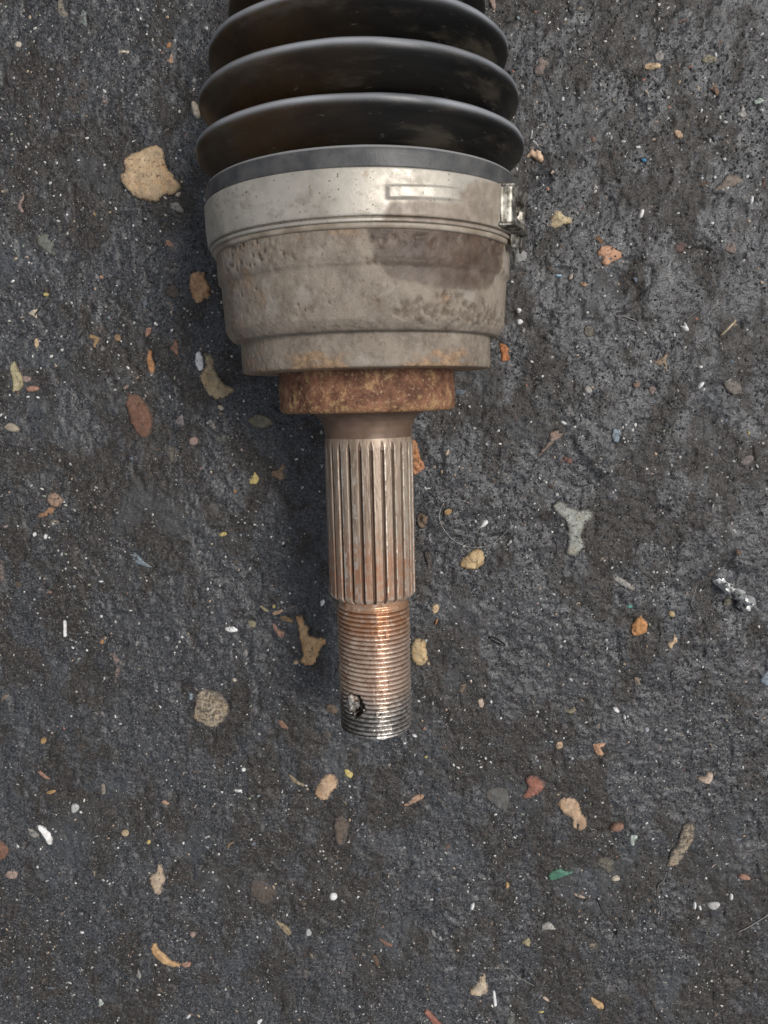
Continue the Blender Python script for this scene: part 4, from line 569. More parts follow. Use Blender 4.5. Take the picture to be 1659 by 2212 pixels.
def mat_thread():
    n = NT('copper_brown_thread'); X = n.xyz()
    f = n.noise(3, 4, .65, 1); z = n.math('ADD', X[1], n.math('MULTIPLY', n.noise(6, 3, .6, 4), 9.))
    c = n.mix(n.ramp(f, .3, .7), (.50, .35, .255), (.80, .655, .54))
    top = n.math('MULTIPLY', n.ramp(z, -76, -66), n.ramp(n.noise(2.5, 4, .7, 33), .35, .55)); c = n.mix(n.math('MULTIPLY', top, .75), c, (.50, .24, .11))
    right = n.math('MULTIPLY', n.ramp(n.math('ADD', X[0], n.math('MULTIPLY', f, 6.)), 0, 8), n.ramp(z, -68, -78))
    c = n.mix(n.math('MULTIPLY', right, .6), c, (.56, .45, .37))
    silver = n.ramp(z, -87, -98)
    c = n.mix(silver, c, n.mix(n.ramp(n.noise(1.5, 4, .7, 5), .35, .7), (.26, .235, .21), (.74, .70, .65)))
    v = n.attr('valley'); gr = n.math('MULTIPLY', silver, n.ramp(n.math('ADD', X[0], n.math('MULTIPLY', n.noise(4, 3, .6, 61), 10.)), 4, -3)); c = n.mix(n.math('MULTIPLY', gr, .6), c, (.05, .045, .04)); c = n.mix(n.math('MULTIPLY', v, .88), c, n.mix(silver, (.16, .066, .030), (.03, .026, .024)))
    c = n.mix(n.ramp(n.noise(1.1, 3, .7, 15), .63, .68, 0, .7), c, (.06, .035, .022))
    c = n.mix(n.attr('hole'), c, n.mix(n.ramp(n.noise(1.2, 3, .6, 51), .4, .6), (.035, .026, .021), (.16, .13, .11)))
    return n.done(c, n.ramp(f, .3, .7, .20, .34), n.math('ADD', .66, n.math('MULTIPLY', silver, .15)), n.bump(n.noise(.6, 3, .7, 2), .07, .8), .6)

def mat_buckle():
    n = NT('oily_bent_steel')
    f = n.noise(2.6, 3, .6, 1)
    c = n.mix(n.ramp(f, .40, .62), (.08, .072, .058), (.42, .40, .35))
    return n.done(c, n.ramp(f, .3, .7, .36, .55), .75, n.bump(n.noise(1.8, 3, .6, 3), .12, .5), .6)

def mat_shaft():
    n = NT('dark_painted_shaft'); f = n.noise(4, 4, .6)
    return n.done(n.mix(n.ramp(f, .4, .65), (.03, .027, .025), (.12, .065, .035)), .55, .2, n.bump(f, .1), .5)

root = bpy.data.objects.new('drive_shaft', None); COL.objects.link(root); root.location = (0, 0, 0)
tag(root, 'rusty drive shaft end with ribbed black rubber boot, splines and thread on dark asphalt', 'drive shaft')

# --- boot: folds.  crest a, crest R; sharp outward crests, deeper valleys
crests = [(72.4, 48.7), (85.6, 47.2), (98.6, 44.0), (112.0, 37.6), (125.0, 33.8), (137.0, 30.0)]
prof = [(61.3, 44.0), (61.8, 42.6), (62.0, 40.0)]
def fold(a0, rc, rv, a1):
    """from valley before the crest up to the crest and back into the next valley"""
    return [(a0 - 10.3, rc - 12.0), (a0 - 9.9, rc - 9.6), (a0 - 9.2, rc - 7.6), (a0 - 7.8, rc - 5.9), (a0 - 6.2, rc - 4.3), (a0 - 4.6, rc - 2.75), (a0 - 3.3, rc - 1.45), (a0 - 2.3, rc - .5), (a0 - 1.5, rc - .12), (a0 - .6, rc),
            (a0 + .2, rc - .02), (a0 + .7, rc - .35), (a0 + 1.0, rc - 1.1), (a0 + 1.2, rc - 2.6), (a0 + 1.5, rc - 5.6), (a0 + 1.9, rc - 9.4), (a0 + 2.3, rc - 12.6)]
for k, (a, r) in enumerate(crests):
    prof += fold(a, r, r - 9.5, 0)
prof += [(146, 19), (148, 16.5), (160, 16.5), (160.5, 13)]
def smooth_prof(p, it=2):
    for _ in range(it):
        q = [p[0]]
        for (a0, r0), (a1, r1) in zip(p[:-1], p[1:]):
            q += [(a0 * .75 + a1 * .25, r0 * .75 + r1 * .25), (a0 * .25 + a1 * .75, r0 * .25 + r1 * .75)]
        q.append(p[-1]); p = q
    return p
def boot_disp(T, A, Rr):
    return .28 * n3(3 * np.sin(T), 3 * np.cos(T), A / 9., seed=3) + .12 * n3(9 * np.sin(T), 9 * np.cos(T), A / 5., seed=4)
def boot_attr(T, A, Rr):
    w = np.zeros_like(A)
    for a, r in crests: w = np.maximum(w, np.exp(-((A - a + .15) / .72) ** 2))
    return {'crest': w * (.72 + .28 * n3(4 * np.sin(T), 4 * np.cos(T), A / 6, seed=33))}  # mask of the painted highlight along each fold rim
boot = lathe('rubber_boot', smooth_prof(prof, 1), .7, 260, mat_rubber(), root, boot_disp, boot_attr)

# boot cuff (the flat band above the clamp)
cuff = lathe('boot_cuff', [(62.1, 41), (62.05, 45.2), (61.7, 46.15), (61.0, 46.6), (60.2, 46.7), (57.2, 46.75), (56.5, 46.7), (56.2, 46.3), (56.1, 45), (44.0, 44.9), (43.7, 45.3), (42.9, 45.35), (42.4, 45.1), (42.2, 44.5), (42.2, 43)],
             .5, 300, mat_lip(), root, lambda T, A, Rr: .10 * n3(6 * np.sin(T), 6 * np.cos(T), A / 6., seed=5) - .9 * sstep(3, 14, -A + 44 + 60) * 0)
# clamp
clamp_dark = [(9, 43), (9.4, 46.6), (10.8, 48.3), (20, 48.9), (34.6, 49.2), (34.6, 52.0), (40, 55.5), (57, 56.8), (75, 56.8), (75, 43)]
def clamp_attr(T, A, Rr):
    D = np.degrees(T); D = np.where(D > 180, D - 360, D)
    x = D * .8 + .9 * n3(D / 3, A / 2, seed=9); P = [(a * .8, b) for a, b in clamp_dark]
    s = sstep(-1.2, 1.0, in_poly(x, A + .4 * n3(D / 2, A, seed=4), P)) * (.72 + .2 * sstep(60, 10, D))
    return {'stain': s}
def clamp_disp(T, A, Rr):
    D = np.degrees(T); D = np.where(D > 180, D - 360, D)
    d = .10 * n3(5 * np.sin(T), 5 * np.cos(T), A / 7., seed=6)
    e = in_poly(D * .8, A, [(9.3 * .8, 52.0), (34.6 * .8, 52.7), (34.6 * .8, 49.5), (9.3 * .8, 48.8)])
    return d + (.42 + .1 * n3(D / 6, A * 0, seed=5)) * sstep(-.15, .35, e) * (1 - .5 * sstep(30, 35, D))
clamp = lathe('boot_clamp', [(56.3, 45.2), (56.35, 47.05), (56.1, 47.25), (50, 47.1), (45.3, 46.75), (45.0, 46.6), (44.95, 45.6), (44.7, 45.45), (44.5, 46.05), (43.9, 46.05), (43.7, 45.9), (43.65, 45)],
              .3, 620, mat_clamp(), root, clamp_disp, clamp_attr)

# crimped ear of the clamp: a bent loop of strip standing off the band on the right
MB = mat_buckle()
def strip(name, path, a0, a1, thick, mat, parent, waist=None, nz=.12):
    """path: [(theta deg, R)...]; a strip of metal from a0 to a1 following it, with thickness"""
    pts = []
    for (t0, r0), (t1, r1) in zip(path[:-1], path[1:]):
        for i in range(6):
            u = i / 6; pts.append((t0 + (t1 - t0) * u, r0 + (r1 - r0) * u))
    pts.append(path[-1]); pts = smooth_prof(pts, 2)
    XY = np.array([(r * math.sin(math.radians(t)), r * math.cos(math.radians(t))) for t, r in pts])
    tg = np.gradient(XY, axis=0); tg /= np.linalg.norm(tg, axis=1)[:, None] + 1e-9; nr = np.stack([-tg[:, 1], tg[:, 0]], 1)
    m = len(pts); K = 12; V = []; 
    for side in (1, -1):
        for j in range(K + 1):
            v = j / K; w = 1.0
            for i in range(m):
                u = i / (m - 1); wa = 1 - (waist or 0) * math.sin(math.pi * u) ** 2
                a = (a0 + a1) / 2 + (v - .5) * (a1 - a0) * wa
                rr = .5 if 0 < j < K else .25
                p = XY[i] + nr[i] * side * thick * rr
                dz = nz * float(n3(i * .35, j * .6, seed=21))
                V.append((p[0] + nr[i][0] * dz, a, AX + p[1] + nr[i][1] * dz))
    F = []; W = m; B = (K + 1) * m
    for j in range(K):
        for i in range(m - 1):
            q = (j * W + i, j * W + i + 1, (j + 1) * W + i + 1, (j + 1) * W + i); F.append(q); F.append(tuple(B + x for x in q[::-1]))
    for i in range(m - 1):
        F.append((i, B + i, B + i + 1, i + 1)); t = K * W; F.append((t + i + 1, B + t + i + 1, B + t + i, t + i))
    for j in range(K):
        F.append((j * W, (j + 1) * W, B + (j + 1) * W, B + j * W)); e = m - 1; F.append((j * W + e, B + j * W + e, B + (j + 1) * W + e, (j + 1) * W + e))
    return mesh_np(name, V, F, mat, parent)
def ear_mesh():
    t = np.linspace(53.5, 86, 90); a = np.linspace(45.0, 57.3, 60); T, A = np.meshgrid(t, a)
    rise = sstep(54.6, 57.2, T) * sstep(85, 76, T)
    endr = sstep(45.0, 45.7, A) * sstep(57.3, 56.6, A)
    h = 2.5 * rise - .5 * sstep(58.5, 64, T) * sstep(47.5, 49, A) * sstep(56, 54, A)
    x = (T - 68.0) * .86; y = A - 51.0
    cav = sstep(1.15, .75, np.hypot(x / 5.0, (y + .1 * x) / 3.2) + .10 * n3(T / 3, A / 2, seed=71))
    h = h - 3.9 * cav + 3.0 * np.exp(-((x - 1.6 + .5 * y) / 1.1) ** 2 - ((y - .1) / 1.9) ** 2) * cav
    h = h + .5 * np.exp(-((A - 45.9) / .4) ** 2) + .45 * np.exp(-((A - 56.3) / .4) ** 2) + .18 * n3(T / 4, A / 2.4, seed=72) * rise
    R_ = 46.2 + (h + .9) * endr * sstep(53.5, 54.3, T) * sstep(86, 85, T)
    V = np.stack([(R_ * np.sin(np.radians(T))).ravel(), A.ravel(), (AX + R_ * np.cos(np.radians(T))).ravel()], 1)
    k = len(t); q = (np.arange(len(a) - 1)[:, None] * k + np.arange(k - 1)[None]).ravel()
    return mesh_np('clamp_ear', V, np.stack([q, q + k, q + k + 1, q + 1], 1), MB, clamp, True)
ear = ear_mesh()
tab_ = strip('clamp_end_tab', [(66.0, 46.4), (70, 47.9), (75, 48.3), (80, 47.6)], 41.2, 45.2, .8, MB, clamp, .3, .03)

# --- joint housing (bell)
stain_poly = [(2.0, 47), (2.0, 43.9), (2.8, 41.2), (4.9, 35.6), (8.4, 31.6), (12.3, 29.7), (24.7, 28.7), (31.9, 27.9), (45.3, 27.8), (55.7, 30.0), (62.6, 33.9), (65.0, 38.8), (66, 47)]
PITC = [(random.uniform(12, 72), random.gauss(21.8, 1.7), random.uniform(.3, .85)) for _ in range(170)] + \
       [(random.uniform(-50, 10), random.uniform(19, 40), random.uniform(.2, .42)) for _ in range(26)] + \
       [(random.uniform(5, 65), random.uniform(38, 42.5), random.uniform(.4, 1.0)) for _ in range(26)] + \
       [(random.uniform(-62, -25), random.uniform(36, 42), random.uniform(.3, .8)) for _ in range(22)] + \
       [(random.uniform(20, 60), random.uniform(23, 27), random.uniform(.25, .5)) for _ in range(26)]
def pits(T, A):
    D = wrapD(T); p = np.zeros_like(D); wx = D + .9 * n3(D * .8, A, seed=31); wa = A + .5 * n3(D, A * 1.2, seed=32)
    for d0, a0, r in PITC:
        q = ((wx - d0) * .76) ** 2 + ((wa - a0) * 1.25) ** 2
        if q.min() > 9: continue
        p = np.maximum(p, np.exp(-q / (r * r)))
    return p
def bell_attr(T, A, Rr):
    D = wrapD(T)
    x = D * .76 + .5 * n3(D / 2, A / 1.5, seed=8); s = in_poly(x, A + .35 * n3(D / 2.5, A / 1.7, seed=7), [(a * .76, b) for a, b in stain_poly])
    st = sstep(-.6, .7, s) * (.80 + .2 * sstep(0, 5, s)) * (.82 + .18 * n3(D / 5, A / 3, seed=77))
    dm = np.exp(-(((D - 31.2) * .76) ** 2 + (A - 25.5) ** 2) / 2.2)
    loc = np.maximum(np.exp(-((D + 20) / 11) ** 2), np.exp(-((D - 38) / 13) ** 2))
    e = sstep(.30, .75, n3(D / 5, A / 2.2, seed=41) * .45 + loc * .62 * sstep(16, 11, A) + .5 * sstep(9.6, 8.2, A)) * sstep(17, 15, A) + .75 * dm
    e = np.maximum(e, .55 * sstep(.1, .6, n3(D / 4, A / 1.6, seed=43)) * sstep(39.5, 41.8, A))
    e = np.maximum(e, .5 * sstep(.1, .6, n3(D / 4, A / 1.6, seed=44)) * sstep(-38, -58, D))
    e = np.maximum(e, .7 * sstep(.45, .75, n3(D / 7, A / 3, seed=42)) * sstep(-20, -45, D) )
    hl = np.exp(-(((D - 31.2) * .76) ** 2 + (A - 26.9) ** 2) / .35)
    return {'stain': st * (1 - .1 * dm), 'pit': np.clip(pits(T, A) * .85 * (1 - .5 * st) + hl, 0, 1), 'rust': np.clip(e * .85, 0, 1)}
def bell_disp(T, A, Rr):
    D = wrapD(T)
    d = .09 * n3(14 * np.sin(T), 14 * np.cos(T), A / 3., seed=11) + .11 * n3(34 * np.sin(T), 34 * np.cos(T), A / 1.3, seed=12)
    d = d - .75 * pits(T, A) - .28 * np.exp(-((A - 34.9 + .15 * n3(D / 12, A * 0, seed=3)) / .35) ** 2) * sstep(75, 60, np.abs(D))
    d = d + .8 * np.exp(-(((D - 31.2) * .76) ** 2 + (A - 25.5) ** 2) / 2.0) - 1.2 * np.exp(-(((D - 31.2) * .76) ** 2 + (A - 26.9) ** 2) / .4)
    for k in range(6):    # ragged raised flakes along the rim under the band
        c = (-52 + 22 * k, 40.8)
        d = d + .35 * np.exp(-(((D - c[0]) / 5) ** 2 + ((A - c[1]) / .8) ** 2)) * n3(D / 1.2, A, seed=50 + k)
    return d * np.where(Rr > 30, 1, .3)
MBELL = mat_bell()
bell = lathe('joint_housing', [(43.2, 40), (43.0, 44.5), (34.9, 44.35), (34.2, 43.9), (33.3, 43.35), (30, 43.25), (20.4, 42.75), (19.0, 42.0), (17.7, 40.9), (17.4, 40.2), (17.35, 38.7),
               (17.0, 38.5), (9.0, 38.45), (8.3, 38.25), (8.05, 37.7), (8.0, 26)], .55, 600, MBELL, root, bell_disp, bell_attr)

def collar_disp(T, A, Rr):
    return (.16 * n3(9 * np.sin(T), 9 * np.cos(T), A / 3., seed=13) + .20 * n3(22 * np.sin(T), 22 * np.cos(T), A / 1.3, seed=14)) * np.where(Rr > 20, 1, .4)
collar = lathe('shaft_collar', [(8.3, 27.4), (-2.6, 27.5), (-3.6, 27.1), (-4.15, 26.4), (-4.3, 25.5), (-4.35, 16)], .5, 420, mat_collar(), root, collar_disp,
               lambda T, A, Rr: {'rust': sstep(-1.2, -3.6, A + 1.2 * n3(12 * np.sin(T), 12 * np.cos(T), A, seed=2)) * .8})

neck = lathe('shaft_neck', [(-4.2, 19.0), (-4.7, 17.3), (-5.6, 16.0), (-7.0, 14.9), (-8.8, 14.2), (-11, 13.85), (-16, 13.6), (-16.3, 11)], .5, 160, mat_neck(), root)

# --- splined section
NT_, PH = 25, math.radians(4.1)
def tooth(T):
    u = ((T - PH) / (2 * math.pi / NT_)) % 1.0      # groove centred on u = 0
    d = np.minimum(u, 1 - u)
    return d
def spl_disp(T, A, Rr):
    d = tooth(T); runout = sstep(-12.4, -16.0, A + .5 * np.cos(2 * math.pi * 0))
    gw = .07 + .12 * runout
    g_ = sstep(gw, gw - .10, d) * sstep(-12.6, -15.0, A - 2.2 * (.5 - d) * 0)
    worn = .04 * n3(T * 30, A / 3.5, seed=15) + .025 * n3(T * 60, A / 1.2, seed=16)
    return np.where(Rr > 12.2, -1.25 * g_ + worn * sstep(-12.5, -14, A), 0)
def spl_attr(T, A, Rr):
    d = tooth(T); run = sstep(-12.6, -15.5, A)
    v = sstep(.17, .07, d) * run; e = np.exp(-((d - .215) / .045) ** 2) * run
    k = np.floor((T - PH) / (2 * math.pi / NT_)); wear = .35 + .65 * (np.abs(n3(k * 1.7 + 40, k * 0 + 3, seed=17)) > .28)
    side = ((T - PH) / (2 * math.pi / NT_)) % 1.0
    e = e * wear * np.where(side < .5, 1., .45)
    Dk = wrapD(k * 2 * math.pi / NT_ + PH); e = np.clip(e + run * np.exp(-((Dk - 55) / 9.) ** 2) * sstep(.2, .3, d) * .9, 0, 1)  # sky reflection on the right-hand teeth, painted in as a bright streak
    e = np.clip(e + run * np.exp(-((Dk + 32) / 14.) ** 2) * sstep(.2, .26, d) * sstep(-.1, .5, n3(T * 16, A / 2.6, seed=81)) * np.where(side < .62, .95, .2), 0, 1)
    return {'valley': v, 'edge': np.clip(e + .5 * sstep(-61.5, -63, A) * (1 - v), 0, 1)}
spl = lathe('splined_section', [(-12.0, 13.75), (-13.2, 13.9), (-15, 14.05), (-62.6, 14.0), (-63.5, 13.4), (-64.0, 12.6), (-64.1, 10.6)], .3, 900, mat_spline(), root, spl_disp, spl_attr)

# --- threaded end: real helix, 1.5 mm pitch, worn crests and a ragged split pin hole
HT, HA = math.radians(-36.5), -98.3
def hole_f(T, A):
    D = (T - HT + math.pi) % (2 * math.pi) - math.pi
    x = D * 12; y = A - HA
    q = np.hypot(x * .82 + .5 * n3(x * 1.2, y * 1.2, seed=23), y * .80 + .7 * n3(x, y, seed=24))
    return sstep(3.6, 2.3, q)
def thr_disp(T, A, Rr):
    ph = (A / 1.5 + T / (2 * math.pi)) % 1.0
    tri = 1 - np.abs(2 * ph - 1)               # 0 in the valley, 1 on the crest
    h = np.clip(tri * 1.25, 0, 1) ** .8
    on = sstep(-66.2, -67.0, A) * sstep(-109.0, -108.6, A) * 0 + sstep(-66.2, -67.2, A)
    wear = .06 * n3(T * 12, A / .9, seed=25) + .12 * np.clip(n3(T * 5, A / 2.5, seed=26), 0, 1)
    damage = sstep(5.6, 3.4, np.hypot(((T - HT + math.pi) % (2 * math.pi) - math.pi) * 12, A - HA))
    d = -(.88 * (1 - h)) * on * (1 - .55 * damage) - wear - damage * (.35 + .4 * n3(T * 9, A / 1.1, seed=27))
    d = d - 2.9 * hole_f(T, A)
    return np.where(Rr > 11.0, d, 0)
def thr_attr(T, A, Rr):
    ph = (A / 1.5 + T / (2 * math.pi)) % 1.0; tri = 1 - np.abs(2 * ph - 1)
    return {'valley': sstep(.42, .12, tri) * sstep(-66.2, -67.2, A), 'hole': np.clip(hole_f(T, A) * 1.0, 0, 1)}
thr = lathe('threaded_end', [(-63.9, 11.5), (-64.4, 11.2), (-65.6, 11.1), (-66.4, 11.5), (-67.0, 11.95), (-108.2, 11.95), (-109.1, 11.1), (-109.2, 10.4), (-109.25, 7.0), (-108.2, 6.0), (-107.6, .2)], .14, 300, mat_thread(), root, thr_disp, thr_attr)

def lump(name, mat, parent, c, rad, seed, rough=.35, n1=18, n2=26):
    V = []; F = []
    for i in range(n1 + 1):
        p = math.pi * i / n1
        for j in range(n2):
            t = 2 * math.pi * j / n2; x, y, z = math.sin(p) * math.cos(t), math.sin(p) * math.sin(t), math.cos(p)
            k = 1 + rough * float(n3(x * 2.2, y * 2.2, np.array(z * 2.2), seed=seed)) + rough * .5 * float(n3(x * 5, y * 5, np.array(z * 5), seed=seed + 1))
            V.append((c[0] + rad[0] * x * k, c[1] + rad[1] * y * k, c[2] + rad[2] * z * k))
    for i in range(n1):
        for j in range(n2):
            F.append((i * n2 + j, (i + 1) * n2 + j, (i + 1) * n2 + (j + 1) % n2, i * n2 + (j + 1) % n2))
    return mesh_np(name, V, F, mat, parent)
def mat_pin():
    n = NT('mangled_grey_pin'); f = n.noise(1.2, 4, .7, 3)
    c = n.mix(n.ramp(f, .40, .60), (.15, .13, .115), (.48, .45, .41)); c = n.mix(n.ramp(n.noise(1.6, 2, .5, 8), .60, .66), c, (.30, .10, .035))
    return n.done(c, .5, .5, n.bump(f, .3, .9), .5)
pin = lump('split_pin_stub', mat_pin(), thr, (10.3 * math.sin(HT - .12), HA + .1, AX + 10.3 * math.cos(HT - .12)), (2.0, 3.0, 1.2), 61, .55)

# shaft bar running out of the top of the picture, with its small boot clamp
bar = lathe('shaft_bar', [(430, 0.2), (430, 12), (140, 12.2), (120, 12)], 8, 48, mat_shaft(), root)
sc = lathe('small_boot_clamp', [(158, 16.6), (158, 17.4), (151, 17.4), (151, 16.6)], 2, 64, mat_shaft(), root)

# ---------------------------------------------------------------- loose fragments on and in the ground
PAL = {
 'tan': (.54, .385, .22), 'tanlight': (.46, .31, .19), 'tandark': (.24, .155, .085), 'tanyellow': (.50, .36, .18), 'tanwhite': (.43, .33, .23), 'salmontan': (.36, .22, .14),
 'orangetan': (.52, .30, .14), 'ochretan': (.52, .32, .14), 'ochre': (.40, .24, .09), 'ochregrey': (.42, .32, .18), 'ochrelight': (.50, .36, .18), 'ochrered': (.28, .15, .07),
 'palegrey': (.36, .34, .31), 'greylight': (.42, .42, .41), 'greystone': (.24, .235, .225), 'greydark': (.105, .105, .10), 'greengrey': (.19, .21, .17), 'greygreen': (.46, .48, .42), 'greenpale': (.40, .47, .41),
 'cream': (.55, .47, .36), 'creamy': (.46, .37, .26), 'creampink': (.50, .38, .29), 'white': (.74, .72, .69), 'pink': (.30, .21, .175), 'salmon': (.36, .19, .13), 'salmondark': (.24, .125, .08),
 'peach': (.44, .27, .17), 'peachlight': (.62, .42, .27), 'orange': (.42, .20, .075), 'orangecream': (.50, .27, .15), 'orangevivid': (.50, .23, .07), 'rust': (.42, .14, .035), 'rustlight': (.46, .20, .08), 'rustdark': (.18, .085, .03),
 'brown': (.105, .072, .052), 'brownlight': (.17, .115, .08), 'redbrown': (.17, .080, .048), 'redbrowndark': (.13, .055, .045), 'brick': (.30, .115, .075), 'olive': (.20, .18, .12), 'olivelight': (.36, .31, .17), 'olivepink': (.28, .22, .17),
 'buff': (.33, .28, .21), 'buffgrey': (.25, .22, .18), 'buffyellow': (.48, .38, .22), 'mauve': (.19, .165, .165), 'mauvetan': (.25, .18, .145), 'mauvepink': (.25, .20, .18), 'mottle': (.52, .42, .28),
 'bluegrey': (.20, .25, .29), 'teal': (.26, .32, .31), 'tealbright': (.12, .42, .36), 'green': (.06, .20, .13), 'blue': (.05, .22, .38), 'skyblue': (.36, .58, .75), 'crimson': (.62, .04, .08), 'yellow': (.56, .44, .14),
 'lilac': (.42, .40, .47), 'straw': (.52, .42, .29), 'tar': (.012, .013, .015), 'foil': (.72, .73, .72)}
_mats = {}
def stone_mat(key, cover):
    cq = round(cover * 10) / 10
    if (key, cq) in _mats: return _mats[(key, cq)]
    n = NT('fragment_' + key); c0 = PAL[key]; lm = sum(c0) / 3; c0 = tuple((x * .88 + lm * .12) * 1.06 for x in c0)
    f = n.noise(3.2, 4, .6, 1); g_ = n.noise(.8, 3, .65, 2)
    k1 = tuple(x * .72 for x in c0); k2 = tuple(min(.85, x * 1.15) for x in c0)
    c = n.mix(n.ramp(f, .32, .68), k1, k2)
    if key == 'foil':
        c = n.mix(n.ramp(n.noise(1.6, 3, .6, 4), .36, .48), (.08, .08, .07), c0)
        return _mats.setdefault((key, cq), n.done(c, .4, .6, n.bump(f, .6), .5))
    if key == 'tar': return _mats.setdefault((key, cq), n.done(c, .25, 0., n.bump(g_, .4), .6))
    warm = (min(1, c0[0]), c0[1] * .80, c0[2] * .62); dirt = n.mix(n.ramp(n.noise(.8, 3, .7, 3), .40, .60), (.026, .024, .023), (.088, .080, .074))
    clean = key in ('white', 'skyblue')
    c = n.mix(n.ramp(n.noise(4, 3, .6, 7), .48, .64, 0, .2 if clean else .6), c, warm)
    c = n.mix(n.ramp(n.noise(1.7, 5, .75, 17), .42, .62, 0, .15 if clean else .45), c, tuple(x * .52 for x in c0))
    c = n.mix(n.ramp(n.noise(.9, 3, .7, 27), .56, .66, 0, .5), c, tuple(min(.85, x * 1.4) for x in c0))
    c = n.mix(n.ramp(g_, .585, .63, 0, .3 if clean else .8), c, (.05, .036, .027))            # dark pits
    if key == 'mottle':
        mm = n.math('MULTIPLY', n.ramp(n.noise(1.5, 4, .7, 41, None, .8), .47, .56), n.ramp(n.math('ADD', n.xyz()[1], n.math('MULTIPLY', f, 4.)), -3.2, -2.2)); c = n.mix(n.math('MULTIPLY', mm, .85), c, (.075, .06, .047))
    e = n.attr('edge')                    # distance from the stone's own rim, mm: tar creeps over it
    k = n.math('ADD', e, n.math('MULTIPLY', n.math('SUBTRACT', n.noise(1.0, 6, .8, 31), .5), 4.6))
    lim = .45 + 1.8 * cq
    c = n.mix(n.ramp(k, lim, lim - .45 - .5, 0, 1) if False else n.math('SUBTRACT', 1., n.ramp(k, lim - .9, lim + .35)), c, dirt)
    if cq > 0:
        th = .69 - .28 * cq
        m = n.ramp(n.noise(1.5, 5, .78, 5), th - .03, th + .03, 0, 1)
        if cq >= .35: m = n.math('MAXIMUM', m, .35 + .45 * (cq - .35))
        c = n.mix(m, c, dirt)
    nm = n.bump(g_, .35, .9); nm = n.bump(n.noise(1.7, 5, .75, 17), .5, .8, nm)
    sheen = .38 if key in ('white', 'skyblue', 'green') else .68
    return _mats.setdefault((key, cq), n.done(c, sheen, 0., nm, .45))

